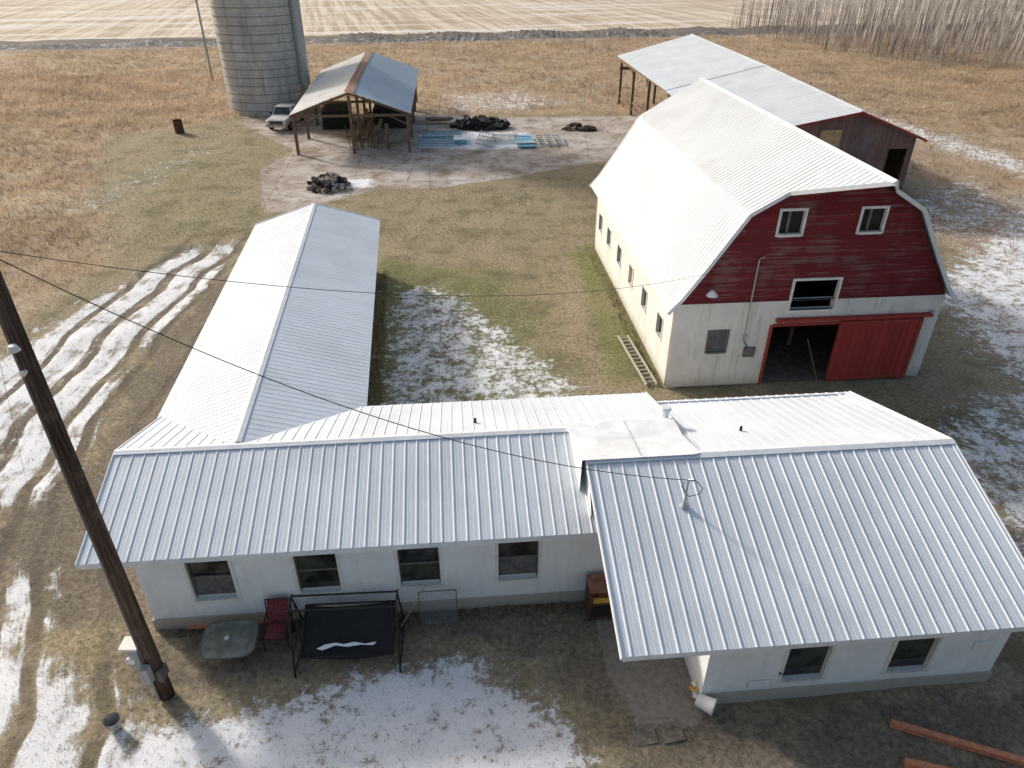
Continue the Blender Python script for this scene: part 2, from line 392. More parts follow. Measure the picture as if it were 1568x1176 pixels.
# ---------------------------------------------------------------- BARN
barn=root("red_barn",rot=R5)
U0,U1,V0,V1=8.1,18.5,23.1,38.4; UC=13.3
WH=3.6
b=MB()
h1=[(11.95-U0,14.75-U0,0,2.55),(9.5-U0,10.25-U0,1.55,2.45),(12.45-U0,14.15-U0,3.2,WH)]
b.wall((U0,V0,0),(1,0,0),[(0,WH),(U1-U0,WH)],h1,M['wallBarn'],.25)
side=[(v-V0,v-V0+.75,1.45,2.35) for v in (24.4,26.9,29.4,31.9,34.4,36.6)]
b.wall((U0,V0+.25,0),(0,1,0),[(0,WH-.05),(V1-V0-.5,WH-.05)],[(a-.25,c-.25,d,e) for a,c,d,e in side],M['wallBarn'],.25,(1,0,0))
b.wall((U1,V0+.25,0),(0,1,0),[(0,WH-.05),(V1-V0-.5,WH-.05)],[],M['wallBarn'],.25,(-1,0,0))
b.wall((U0,V1,0),(1,0,0),[(0,WH),(U1-U0,WH)],[],M['wallBarn'],.25,(0,-1,0))
b.make("concrete_walls",barn)
PK=8.9; HBK=3.12; ZBK=7.08
prof=[(8.1,WH),(8.2,3.82),(9.0,5.02),(10.22,6.95),(13.3,8.78),(16.38,6.95),(17.6,5.02),(18.4,3.82),(18.5,WH)]
profx=[(x-U0,z) for x,z in prof]
hg=[(11.4-U0,12.25-U0,6.2,7.05),(14.35-U0,15.2-U0,6.2,7.05),(12.45-U0,14.15-U0,WH,4.4)]
b=MB(); b.wall((U0,V0+.02,0),(1,0,0),profx,hg,M['redside'],.12,(0,1,0),base=WH,jamb=M['frame']); b.make("red_gable_boards",barn)
b=MB(); b.wall((U0,V1-.02,0),(1,0,0),profx,[],M['redside'],.12,(0,-1,0),base=WH); b.make("rear_gable_boards",barn)
b=MB()
for x0,x1,z0,z1 in ((11.4,12.25,6.2,7.05),(14.35,15.2,6.2,7.05)):
    window(b,x0,x1,z0,z1,V0+.02,M['frame'],M['dark'],.08,.04,.115,None)
    b.box(x0+.3,x0+.4,V0+.09,V0+.12,z0,z1,M['framegrey'])
x0,x1,z0,z1=12.45,14.15,3.2,4.4
for bx in ((x0-.09,x0,z0-.09,z1+.09),(x1,x1+.09,z0-.09,z1+.09),(x0,x1,z1,z1+.09),(x0,x1,z0-.09,z0)):
    b.box(bx[0],bx[1],V0-.04,V0+.1,bx[2],bx[3],M['frame'])
window(b,9.5,10.25,1.55,2.45,V0,M['framegrey'],M['curtain'],.05,.03,.1,None)
b.make("gable_windows",barn)
b=MB()
for i,(a,c,d,e) in enumerate(side):
    y0,y1=V0+a,V0+c
    b.poly([(U0+.1,y0,d),(U0+.1,y1,d),(U0+.1,y1,e),(U0+.1,y0,e)],M['plank2'] if i==2 else M['glass'])
    for (p0,p1,r0,r1) in ((y0-.06,y0,d-.06,e+.06),(y1,y1+.06,d-.06,e+.06),(y0,y1,e,e+.06),(y0,y1,d-.06,d)):
        b.box(U0-.03,U0+.03,p0,p1,r0,r1,M['frame'])
b.make("side_windows",barn)
b=MB()
b.box(14.55,17.85,V0-.14,V0-.07,.08,2.72,M['reddoor']); 
for z in (.12,2.58): b.box(14.55,17.85,V0-.165,V0-.14,z,z+.12,M['redtrim'])
b.box(14.55,14.67,V0-.165,V0-.14,.24,2.58,M['redtrim']); b.box(17.73,17.85,V0-.165,V0-.14,.24,2.58,M['redtrim'])
b.box(12.0,18.15,V0-.20,V0-.02,2.78,2.90,M['redtrim'])
b.box(11.84,11.95,V0-.05,V0,0,2.62,M['redtrim']); b.box(11.95,14.55,V0-.05,V0,2.55,2.66,M['redtrim'])
b.make("sliding_door",barn)
b=MB()
b.poly([(U0+.3,V0-.02,.03),(U1-.3,V0-.02,.03),(U1-.3,V1-.3,.03),(U0+.3,V1-.3,.03)],M['dirtfloor'])
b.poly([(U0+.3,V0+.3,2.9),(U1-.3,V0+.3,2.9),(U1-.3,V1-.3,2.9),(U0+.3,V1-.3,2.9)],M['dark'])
b.box(12.2,12.35,27,27.15,.03,2.9,M['wood']); b.box(14.3,14.45,26,26.15,.03,2.9,M['wood']); b.box(13.0,14.4,28.5,29.3,.03,.9,M['greywood'])
b.bar((14.2,22.9,.05),(13.6,23.3,1.8),.04,.03,M['wood'])
b.make("barn_interior",barn)
# roof with hay hood projecting at the front ridge
b=MB(); F,Bk=22.85,38.75; HT=20.1
for sx in (-1,1):
    prof=[(5.55,3.44),(5.1,3.98),(4.32,5.15),(HBK,ZBK)]
    for (h0,z0),(h1_,z1) in zip(prof,prof[1:]):
        b.sheet((UC+sx*h0,F,z0),(UC+sx*h0,Bk,z0),(UC+sx*h1_,F,z1),(UC+sx*h1_,Bk,z1),M['roofBarn'],.25,.016,.055)
    b.sheet((UC+sx*HBK,F,ZBK),(UC+sx*HBK,Bk,ZBK),(UC,F,PK),(UC,Bk,PK),M['roofBarn'],.25,.016,.055)
    hh0=1.9; zz0=PK-(PK-ZBK)*hh0/HBK
    n_=11
    for i in range(n_):
        t0,t1=i/n_,(i+1)/n_
        f0,f1=F-(F-HT)*t0,F-(F-HT)*t1; a0,a1=hh0*(1-t0),hh0*(1-t1)
        zf=lambda a: PK-(PK-ZBK)*a/HBK
        b.poly([(UC+sx*a0,f0,zf(a0)),(UC,f0,PK),(UC,f1,PK),(UC+sx*a1,f1,zf(a1))] if i<n_-1 else [(UC+sx*a0,f0,zf(a0)),(UC,f0,PK),(UC,HT,PK)],M['roofBarn'])
        am=hh0*(1-(t0+.5/n_)); fm=F-(F-HT)*(t0+.5/n_)
        b.bar((UC+sx*am,fm,zf(am)+.004),(UC+sx*.02,fm,zf(.02)+.004),.055,.022,M['roofBarn'])
b.make("gambrel_roof",barn)
b=MB()
cap(b,(UC,HT,PK),(UC,Bk,PK),.14,.082,M['trim'],'y',.025)
for sx in (-1,1):
    pr=[(5.57,3.42),(5.1,3.96),(4.32,5.13),(HBK,ZBK-.02)]
    for (h0,z0),(h1_,z1) in zip(pr,pr[1:]):
        for yv in (F,Bk): b.bar((UC+sx*h0,yv,z0-.05),(UC+sx*h1_,yv,z1-.05),.05,.14,M['trim'])
    b.bar((UC+sx*HBK,F,ZBK-.07),(UC+sx*1.9,F,zz0-.06),.05,.14,M['trim'])
    b.bar((UC+sx*1.9,F,zz0-.06),(UC,HT,PK-.06),.05,.14,M['trim'])
    b.bar((UC+sx*HBK,Bk,ZBK-.07),(UC,Bk,PK-.06),.05,.14,M['trim'])
b.make("roof_trim",barn)
b=MB()
b.tube((10.9,V0-.04,2.2),(10.9,V0-.04,5.3),.03,.03,M['greybox'],8); b.tube((10.9,V0-.04,5.3),(11.0,V0-.2,5.45),.03,.03,M['greybox'],8)
b.box(10.98,11.42,V0-.1,V0,1.3,1.7,M['framegrey']); b.box(10.85,10.98,V0-.1,V0,2.0,2.25,M['greybox'])
b.tube((10.9,V0-.04,2.0),(11.1,V0-.04,1.7),.02,.02,M['black'],6)
b.tube((9.2,V0,4.25),(9.2,V0-.45,4.3),.025,.025,M['steel'],8); b.tube((9.2,V0-.45,4.33),(9.2,V0-.45,4.15),.07,.22,M['lamp'],14)
b.box(18.1,18.2,V0-.12,V0,2.7,3.0,M['greybox'])
b.make("lamp_and_conduit",barn)

# ---------------------------------------------------------------- MACHINE SHED (far right)
shed=root("machine_shed",rot=R5)
b=MB()
b.sheet((18.0,45.6,4.15),(18.0,61.2,4.43),(26.5,45.6,5.7),(26.1,61.2,6.26),M['roofShed'],.5,.012,.08)
b.sheet((31.4,45.6,3.85),(31.2,61.2,3.7),(26.5,45.6,5.7),(26.1,61.2,6.26),M['roofShed'],.5,.012,.08)
b.sheet((18.0,61.15,4.47),(18.0,80,4.7),(26.1,61.15,6.29),(25.7,80,6.65),M['roofShed'],.5,.012,.08)
b.sheet((31.2,61.15,3.73),(31.0,80,3.4),(26.1,61.15,6.29),(25.7,80,6.65),M['roofShed'],.5,.012,.08)
b.make("sheet_roof",shed)
b=MB()
b.bar((18.0,45.58,4.05),(26.5,45.58,5.62),.05,.14,M['redtrim']); b.bar((31.4,45.58,3.76),(26.5,45.58,5.62),.05,.14,M['redtrim'])
b.bar((26.5,45.6,5.73),(26.1,61.2,6.31),.2,.03,M['trim']); b.bar((26.1,61.2,6.31),(25.7,80,6.68),.2,.03,M['trim'])
b.wall((18.4,46,0),(1,0,0),[(0,4.1),(8.1,5.55),(12.5,3.95)],[(10.8,12.1,.0,3.2)],M['greywood'],.1)
b.wall((18.4,46.1,0),(0,1,0),[(0,4.1),(15.0,4.3)],[],M['greywood'],.1,(1,0,0))
b.wall((30.9,46.1,0),(0,1,0),[(0,3.9),(15.0,3.7)],[],M['greywood'],.1,(-1,0,0))
b.box(24.2,25.6,45.93,45.99,2.2,4.5,M['plank2'])
b.make("board_walls",shed)
b=MB()
for u in (18.5,22.3,26,29.5):
    for v in (61.5,68,74,79.6):
        if 20<u<32 and v<79: continue
        b.box(u-.12,u+.12,v-.12,v+.12,-.2,4.4+(1.5-abs(u-25.7)*.22 if 20<u<32 else .1),M['wood'])
b.box(18.3,30.2,79.5,79.6,3.4,3.7,M['wood']); b.box(18.4,18.55,61.5,79.6,4.15,4.45,M['wood'])
for v in (68,74): b.bar((18.5,v,3.2),(18.5,v+1.5,4.4),.1,.1,M['wood'])
b.wall((24.5,79.3,0),(1,0,0),[(0,4.8),(6.0,3.4)],[],M['greywood'],.1)
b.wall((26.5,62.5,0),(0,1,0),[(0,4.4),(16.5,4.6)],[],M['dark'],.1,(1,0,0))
for z in (.6,1.2): b.bar((18.5,68,z),(18.5,79.6,z),.05,.14,M['greywood'])
b.make("posts_and_rails",shed)

# ---------------------------------------------------------------- OPEN HAY SHED
hay=root("open_hay_shed",rot=R5)
b=MB(); H0,H1=61.0,82.5
b.sheet((-12.6,H0,3.05),(-13.0,H1,3.3),(-7.9,H0,4.75),(-8.0,H1,5.1),M['roofHayL'],.45,.02,.09)
b.sheet((-2.9,H0,3.05),(-2.7,H1,3.3),(-7.6,H0,4.75),(-7.7,H1,5.1),M['roofHayR'],.45,.02,.09)
b.make("sheet_roof",hay)
b=MB()
b.poly([(-8.05,H0,4.78),(-7.3,H0,4.72),(-7.4,H1,5.07),(-8.1,H1,5.12)],M['rust'])
for v in (H0,66.5,72,77.5,H1-.2):
    k=(v-H0)/21.5*.25
    for u in (-12.3,-7.75,-3.2):
        b.box(u-.11,u+.11,v-.11,v+.11,-.2,(3.0 if u!=-7.75 else 4.5)+k,M['wood'])
    b.bar((-12.6,v+.05,2.95+k),(-2.9,v+.05,2.95+k),.06,.2,M['wood'])
    b.bar((-12.6,v+.12,2.95+k),(-7.75,v+.12,4.62+k),.05,.15,M['wood']); b.bar((-2.9,v+.12,2.95+k),(-7.75,v+.12,4.62+k),.05,.15,M['wood'])
for u in (-12.3,-3.2): b.bar((u,H0,2.85),(u,H1,3.1),.08,.2,M['wood'])
b.bar((-12.3,H0,2.2),(-10.9,H0,2.9),.08,.1,M['wood']); b.bar((-3.2,H0,2.2),(-4.6,H0,2.9),.08,.1,M['wood'])
b.make("timber_frame",hay)
b=MB()
for i in range(26):
    u=random.uniform(-8.4,-5.6); v=random.uniform(62,70); z=random.uniform(0,1.5)
    a=random.uniform(-.3,.3); l=random.uniform(2,4)
    b.bar((u,v,z+.1),(u+a,v+l,z+random.uniform(0,.6)),.25,.06,M['greywood'] if i%2 else M['plank2'])
for i in range(10):
    u=-8.2+i*.28; b.bar((u,62+random.random(),0),(u+random.uniform(-.3,.3),62.6,random.uniform(1.4,2.3)),.12,.05,M['wood'])
b.box(-5.2,-4.9,62.3,62.6,0,2.0,M['greywood'])
b.box(-11.5,-9.2,70,74,0,1.6,M['dark']); b.box(-6.8,-3.8,70,76,0,1.7,M['dark'])
b.make("stored_lumber",hay)

# ---------------------------------------------------------------- SILO
silo=root("concrete_silo",loc=(-25.2,78.5,0))
b=MB(); n=64; r=4.05; HS=26
for i in range(n):
    a0,a1=2*math.pi*i/n,2*math.pi*(i+1)/n
    b.poly([(r*math.cos(a0),r*math.sin(a0),-.2),(r*math.cos(a1),r*math.sin(a1),-.2),(r*math.cos(a1),r*math.sin(a1),HS),(r*math.cos(a0),r*math.sin(a0),HS)],M['silo'])
b.make("stave_wall",silo,smooth=False)
b=MB()
z=.5
while z<HS:
    k=48
    for i in range(k):
        a0,a1=2*math.pi*i/k,2*math.pi*(i+1)/k; rr=r+.03
        b.bar((rr*math.cos(a0),rr*math.sin(a0),z),(rr*math.cos(a1),rr*math.sin(a1),z),.045,.05,M['hoop'])
    z+=.76
b.make("steel_hoops",silo)
b=MB()
for k in range(12):
    a0=math.radians(k*30); a1=math.radians(k*30+30); cx,cy=4.2,-1.0
    b.poly([(cx+.55*math.cos(a0),cy+.55*math.sin(a0),2.5),(cx+.55*math.cos(a1),cy+.55*math.sin(a1),2.5),(cx+.55*math.cos(a1),cy+.55*math.sin(a1),HS),(cx+.55*math.cos(a0),cy+.55*math.sin(a0),HS)],M['steel'])
b.make("unloading_chute",silo)
b=MB()
for i in range(24):
    a0,a1=2*math.pi*i/24,2*math.pi*(i+1)/24
    for j in range(4):
        e0,e1=j*math.pi/8,(j+1)*math.pi/8
        f=lambda a,e:(r*math.cos(e)*math.cos(a),r*math.cos(e)*math.sin(a),HS+r*.6*math.sin(e))
        b.poly([f(a0,e0),f(a1,e0),f(a1,e1),f(a0,e1)],M['steel'])
b.make("domed_cap",silo)
b=MB(); b.tube((0,0,-.3),(0,0,20),.15,.11,M['steel'],8); b.tube((0,0,20),(1.2,0,20.4),.05,.05,M['steel'],6); b.make("metal_mast",loc=(-37.6,96,0))

# ---------------------------------------------------------------- UTILITY POLE + LINES
pole=root("utility_pole",loc=(-8.1,10.3,0))
b=MB(); b.tube((0,0,-.4),(0,0,11.6),.17,.12,M['pole'],16); b.make("wood_pole",pole,smooth=True)
b=MB()
b.box(-.42,-.17,-.16,.12,1.15,1.75,M['greybox']); b.tube((-.3,-.16,1.52),(-.3,-.27,1.52),.1,.1,M['lamp'],14)
b.box(-.52,-.12,-.2,.16,1.78,1.84,M['lamp']); b.box(-.16,.02,-.34,-.17,.8,1.3,M['greybox'])
b.tube((-.12,-.13,1.3),(-.09,-.10,11.0),.03,.03,M['framegrey'],8); b.tube((-.1,-.17,0),(-.1,-.17,.8),.03,.03,M['steel'],8)
b.box(.1,.2,-.2,.1,.7,1.05,M['framegrey'])
b.make("meter_box_and_conduit",pole)
b=MB()
for z in (8.9,): b.tube((.0,-.14,z),(.0,-.24,z),.035,.05,M['lamp'],10)
b.tube((0,-.12,9.35),(.08,-.30,9.45),.02,.02,M['steel'],6); b.tube((.08,-.30,9.48),(.08,-.30,9.38),.06,.10,M['lamp'],12)
b.tube((0,-.1,11.1),(0,-.28,11.1),.05,.06,M['lamp'],10)
b.make("insulators_and_lamp",pole)
def cable(name,p,q,sag,r=.014,n=24):
    cu=bpy.data.curves.new(name,'CURVE'); cu.dimensions='3D'; cu.bevel_depth=r; cu.bevel_resolution=1
    sp=cu.splines.new('POLY'); sp.points.add(n)
    p=Vector(p);q=Vector(q)
    for i in range(n+1):
        t=i/n; w=p.lerp(q,t); w.z-=sag*4*t*(1-t); sp.points[i].co=(*w,1)
    cu.materials.append(M['black']); o=bpy.data.objects.new(name,cu); bpy.context.collection.objects.link(o); return o
mx,my=L2W(5.26,12.2)
cable("power_line",(-8.1,10.15,11.1),(mx,my,4.52),.95,.009)
lx,ly=L2W(11.0,22.9)
cable("power_line",(-8.1,10.3,11.0),(lx,ly,5.4),1.1,.007)
cable("guy_wire",(-8.15,10.2,10.9),(-15.5,17.5,0),0,.004,2)

# ---------------------------------------------------------------- PICKUP TRUCK
truck=root("pickup_truck",loc=(-21.3,70.4,0),rot=math.radians(-6))
b=MB()
def loft(mb,secs,m):
    for (y0,s0),(y1,s1) in zip(secs,secs[1:]):
        k=len(s0)
        for i in range(k):
            j=(i+1)%k; mb.poly([(s0[i][0],y0,s0[i][1]),(s0[j][0],y0,s0[j][1]),(s1[j][0],y1,s1[j][1]),(s1[i][0],y1,s1[i][1])],m)
    mb.poly([(x,secs[0][0],z) for x,z in secs[0][1]],m); mb.poly([(x,secs[-1][0],z) for x,z in secs[-1][1]][::-1],m)
def sec(w,z0,z1,c=.1): return [(-w+c,z0),(w-c,z0),(w,z0+c),(w,z1-c),(w-c,z1),(-w+c,z1),(-w,z1-c),(-w,z0+c)]
loft(b,[(-2.6,sec(.92,.5,.98)),(-2.45,sec(.98,.45,1.06)),(-1.1,sec(1.0,.45,1.15)),(2.55,sec(1.0,.45,1.15)),(2.65,sec(.96,.5,1.1))],M['truckw'])
def tr(w,z0,w1,z1): return [(-w,z0),(w,z0),(w1,z1),(-w1,z1)]
loft(b,[(-1.15,tr(.9,1.12,.88,1.16)),(-.55,tr(.92,1.12,.76,1.82)),(.75,tr(.92,1.12,.76,1.84)),(1.0,tr(.92,1.12,.82,1.3))],M['truckw'])
b.make("body",truck)
b=MB()
b.poly([(-.80,-1.10,1.22),(.80,-1.10,1.22),(.70,-.60,1.78),(-.70,-.60,1.78)],M['glass'])
for sx in (-1,1):
    b.poly([(sx*.915,-.6,1.2),(sx*.915,.7,1.2),(sx*.79,.65,1.76),(sx*.79,-.45,1.76)],M['glass'])
b.poly([(-.7,.97,1.36),(.7,.97,1.36),(.68,.83,1.74),(-.68,.83,1.74)],M['glass'])
b.make("windows",truck)
b=MB()
b.box(-.62,.62,-2.64,-2.56,.66,.92,M['black']); b.box(-.98,.98,-2.75,-2.60,.42,.60,M['chrome']); b.box(-.6,.6,-2.655,-2.63,.77,.80,M['chrome'])
for sx in (-1,1): b.box(sx*.76-.12,sx*.76+.12,-2.66,-2.58,.68,.88,M['lamp'])
b.box(-.85,.85,1.15,2.5,1.02,1.165,M['dark'])
b.make("grille_and_bumper",truck)
b=MB()
for sx in (-1,1):
    for y in (-1.7,1.7): b.tube((sx*.78,y,.37),(sx*1.02,y,.37),.37,.37,M['tyre'],18); b.tube((sx*1.01,y,.37),(sx*1.03,y,.37),.2,.2,M['chrome'],12)
    b.box(sx*1.12-.1,sx*1.12+.1,-.85,-.75,1.2,1.38,M['black'])
b.make("wheels_and_mirrors",truck)

# ---------------------------------------------------------------- YARD OBJECTS
b=MB()
for i in range(3): b.tube((0,0,.37*i),(0,0,.37*i+.35),.40,.40,M['rustbrown'],20,cap=(i==0)); b.tube((0,0,.37*i+.34),(0,0,.37*i+.38),.415,.415,M['rustbrown'],20,cap=False)
b.tube((0,0,.9),(0,0,.95),.38,.38,M['dark'],20); b.make("burn_barrel",loc=(-30.4,67.4,0))
def gate(name,loc,rot,L,W,m,z=.1,tilt=0.0):
    b=MB()
    for k in range(6):
        y=W*k/5; b.bar((0,y,z+tilt*k),(L,y,z+tilt*k),.09,.06,m)
    for x in (0,L/3,2*L/3,L): b.bar((x,0,z+.03),(x,W,z+.03+tilt*5),.09,.06,m)
    return b.make(name,loc=(*loc,0),rot=rot)
M['bluegrey']=simple("blue_grey_steel",(.13,.30,.38),.6,0,.3,3)
gate("steel_gate",(-8.0,62.0),.05,3.6,2.0,M['bluegrey'],.15,.05)
gate("steel_gate",(-7.8,63.9),.12,3.4,1.8,M['bluegrey'],.35,.03)
gate("steel_gate",(-1.8,61.6),1.5,4.2,1.3,M['greybox'],.2,.04)
gate("steel_gate",(-1.6,63.4),.1,2.2,1.6,M['greybox'],.2,.04)
gate("steel_gate",(2.3,62.2),.1,2.2,3.0,M['greybox'],.15,.02)
b=MB()
for i in range(5): b.box(0,1.5,i*.75,i*.75+.6,.1+.03*i,.2+.03*i,M['blue'])
b.box(-.1,1.6,.6,.9,.28,.36,M['wallA']); b.make("blue_panel_stack",loc=(.5,61.6,0),rot=.1)
b=MB(); b.box(0,1.2,0,1.5,.35,.42,M['snow']); b.box(.1,1.1,.1,1.4,0,.35,M['blue']); b.make("feed_bunk",loc=(-5.0,63.0,0),rot=.1)
def heap(name,loc,rx,ry,h,mats,cnt,pl=.35,seed=1):
    rr=random.Random(seed); b=MB()
    for i in range(cnt):
        a=rr.uniform(0,6.28); d=math.sqrt(rr.random()); x,y=rx*d*math.cos(a),ry*d*math.sin(a)
        z=h*(1-d*d)*rr.uniform(.5,1.0)
        s=rr.uniform(.4,1.1)*pl; T=Matrix.Translation((x,y,z*.8))@Matrix.Rotation(rr.uniform(0,6),4,'Z')@Matrix.Rotation(rr.uniform(-.6,.6),4,'X')@Matrix.Rotation(rr.uniform(-.6,.6),4,'Y')
        m=rr.choice(mats)
        P=[Vector((sx*s*rr.uniform(.5,1.1),sy*s*rr.uniform(.3,.8),sz*s*rr.uniform(.25,.6))) for sz in(-1,1) for sx,sy in((-1,-1),(1,-1),(1,1),(-1,1))]
        P=[T@p for p in P]; k=len(b.v); b.v+=[tuple(p) for p in P]
        for f in ((0,3,2,1),(4,5,6,7),(0,1,5,4),(1,2,6,5),(2,3,7,6),(3,0,4,7)): b.f.append(tuple(k+i for i in f)); b.mi.append(b.mid(m))
    return b.make(name,loc=(*loc,0))
heap("rubble_pile",(-13.2,50.8),1.4,1.7,1.1,[M['dark'],M['wood'],M['greywood'],M['found']],130,.28,3)
heap("tarp_covered_heap",(-2.9,69.8),2.8,1.4,1.0,[M['tyre'],M['fabric'],M['black']],90,.5,5)
heap("scrap_pile",(6.2,69),1.6,1.0,.6,[M['rustbrown'],M['wood'],M['dark']],40,.3,8)
b=MB()
for sx in (-1,1): b.box(-1.0,1.0,sx*.4-.05,sx*.4+.05,.25,.35,M['wood'])
b.box(-1.3,1.3,-.45,.45,.36,.5,M['greywood']); b.make("wooden_skid",loc=(-7.0,71.5,0),rot=.2)
b=MB()
for y in (0,.42): b.bar((y,0,.12),(y,4.1,.12),.06,.09,M['found'])
for i in range(13): b.bar((0,.2+i*.31,.12),(.42,.2+i*.31,.12),.04,.04,M['found'])
wx,wy=L2W(7.35,23.2); b.make("wooden_ladder",loc=(wx,wy,0),rot=R5+.06)
# garden swing
sw=root("garden_swing",loc=(-3.95,10.95,0),rot=.06)
b=MB()
for sx in (-1.25,1.25):
    b.tube((sx,-.15,0),(sx,.35,1.75),.025,.025,M['black'],8); b.tube((sx,1.35,0),(sx,.75,1.75),.025,.025,M['black'],8)
    b.tube((sx,.3,1.75),(sx,.85,1.75),.025,.025,M['black'],8); b.tube((sx,-.12,.1),(sx,1.32,.1),.02,.02,M['black'],8)
    b.tube((sx,-.0,.55),(sx,1.1,.8),.018,.018,M['black'],8)
for y,z in ((.35,1.75),(.8,1.75),(1.32,.1)): b.tube((-1.25,y,z),(1.25,y,z),.025,.025,M['black'],8)
b.make("steel_frame",sw)
b=MB()
nx=12
def hz(i,j): 
    t=i/nx; s_=j/4; return (-1.1+2.2*t, .05+1.15*s_, .42+.55*s_-.10*math.sin(math.pi*t)-.06*math.sin(3.1*s_)+.02*math.sin(7*t+3*s_))
for i in range(nx):
    for j in range(4): b.poly([hz(i,j),hz(i+1,j),hz(i+1,j+1),hz(i,j+1)],M['fabric'])
b.tube((-1.1,.05,.44),(1.1,.05,.44),.025,.025,M['black'],8); b.tube((-1.1,1.2,.97),(1.1,1.2,.97),.025,.025,M['black'],8)
for sx in (-1.1,1.1):
    b.tube((sx,.05,.44),(sx,1.2,.97),.025,.025,M['black'],8); b.tube((sx,.3,.5),(sx*1.02,.5,1.75),.012,.012,M['black'],6)
b.make("slung_seat",sw,smooth=True)
b=MB()
pts=[(-.75,.24),(-.55,.32),(-.3,.35),(-.1,.31),(.15,.35),(.4,.30),(.68,.33),(.62,.26),(.3,.28),(0,.25),(-.3,.29),(-.6,.2)]
for k in range(len(pts)//2-1):
    a,b2,c2,d2=pts[k],pts[k+1],pts[-2-k],pts[-1-k]
    Z=lambda q:.42+.55*(q[1]-.05)/1.15+.005
    b.poly([(*p_,Z(p_)) for p_ in (a,b2,c2,d2)],M['snow'])
b.make("snow_patch",sw)
tb_=root("patio_table",loc=(-6.95,11.5,0),rot=.1)
b=MB(); n=20
ring=[]
for i in range(n):
    a=2*math.pi*i/n; ca,sa=math.cos(a),math.sin(a)
    x=.66*math.copysign(abs(ca)**.45,ca); y=.50*math.copysign(abs(sa)**.45,sa); ring.append((x,y,.42+.16*y))
b.poly(ring,M['tableglass'])
for i in range(n): b.tube(ring[i],ring[(i+1)%n],.022,.022,M['framegrey'],6)
for sx in (-.45,.45):
    for sy in (-.32,.32): b.tube((sx,sy,.4+.16*sy),(sx*1.15,sy*1.2,0),.018,.018,M['framegrey'],6)
b.tube((-.1,0,.43),(-.02,.05,.45),.05,.05,M['lamp'],8)
b.make("glass_top_and_frame",tb_)
ch=root("patio_chair",loc=(-5.85,11.75,0),rot=.08)
b=MB()
def cushion(mb,T,w,h,t,m):
    k=6
    def f(i,j,s_):
        x=-w/2+w*i/k; y=h*j/k; e=min(1,4*min(i/k,1-i/k))*min(1,4*min(j/k,1-j/k)); q_=1-.35*(1 if j in(2,4) else 0)
        return T@Vector((x,y,s_*t*(.25+.75*e*q_)))
    for s_ in(-1,1):
        for i in range(k):
            for j in range(k): mb.poly([f(i,j,s_),f(i+1,j,s_),f(i+1,j+1,s_),f(i,j+1,s_)],m)
cushion(b,Matrix.Translation((0,-.25,.42)),.52,.5,.06,M['redcloth'])
cushion(b,Matrix.Translation((0,.25,.42))@Matrix.Rotation(math.radians(62),4,'X'),.52,.62,.06,M['redcloth'])
b.make("cushions",ch,smooth=True)
b=MB()
for sx in (-.3,.3):
    b.tube((sx,-.25,0),(sx,-.25,.6),.018,.018,M['black'],6); b.tube((sx,.3,0),(sx,.52,.98),.018,.018,M['black'],6); b.tube((sx,-.28,.6),(sx,.40,.62),.022,.022,M['black'],6)
    b.tube((sx,-.25,.38),(sx,.3,.38),.015,.015,M['black'],6)
b.tube((-.3,.52,.98),(.3,.52,.98),.018,.018,M['black'],6); b.make("frame",ch)
b=MB()
for x in (0,.95): b.tube((x,0,0),(x,.22,1.0),.015,.015,M['framegrey'],6)
for z in (0.03,1.0): b.tube((0,.22*z,z),(.95,.22*z,z),.015,.015,M['framegrey'],6)
for i in range(1,15):
    x=.95*i/15; b.tube((x,0,0.03),(x,.22,1.0),.004,.004,M['steel'],4)
    z=i/15; b.tube((0,.22*z,z),(.95,.22*z,z),.004,.004,M['steel'],4)
b.make("wire_mesh_panel",loc=(-2.35,12.25,0),rot=R5)
b=MB(); b.tube((0,0,0),(.75,.25,1.25),.018,.018,M['plank2'],6); b.box(-.12,.12,-.03,.03,-.02,.1,M['black']); b.make("garden_rake",loc=(-2.9,12.1,0),rot=.1)
b=MB(); b.box(-.3,.3,-.28,.28,.08,1.05,M['rustbrown']); b.box(-.31,.31,-.3,.3,1.05,1.09,M['rust']); b.box(-.25,.25,-.295,-.28,.15,.55,M['dark'])
b.box(-.2,.2,-.296,-.28,.66,.84,M['yellow']); b.box(-.22,-.1,-.30,-.28,.9,.98,M['dark'])
for sx in (-.26,.26):
    for sy in (-.24,.24): b.box(sx-.03,sx+.03,sy-.03,sy+.03,0,.08,M['dark'])
b.make("rusty_stove",loc=(2.25,12.7,0),rot=R5)
b=MB(); b.box(0,2.6,0,.14,.02,.10,M['plank']); b.box(.1,1.5,.18,.30,.02,.08,M['plank2']); b.make("timber_plank",loc=(-8.3,12.1,0),rot=.1)
for nm,lc,rt in (("orange_steel_beam",(8.5,9.5,.02),-20),("orange_steel_beam",(8.4,8.6,.02),-14)):
    b=MB(); b.box(0,2.6,-.07,.07,.12,.14,M['plank']); b.box(0,2.6,-.02,.02,.02,.12,M['plank']); b.box(0,2.6,-.07,.07,.0,.02,M['plank']); b.make(nm,loc=lc,rot=math.radians(rt))
b=MB(); b.tube((0,0,.02),(0,0,.3),.12,.17,M['steel'],20,cap=False); b.tube((0,0,.02),(0,0,.04),.12,.12,M['dirtfloor'],20); b.tube((0,0,.29),(0,0,.31),.178,.178,M['steel'],20,cap=False); b.make("metal_pail",loc=(-8.9,9.45,0))
b=MB()
b.tube((0,0,.22),(.32,-.22,.26),.15,.19,M['lamp'],18,cap=False); b.tube((0,0,.22),(.02,-.01,.22),.15,.15,M['greybox'],18); b.tube((.30,-.21,.26),(.33,-.23,.26),.2,.2,M['lamp'],18,cap=False)
b.make("plastic_bucket",loc=(4.25,10.0,.0))
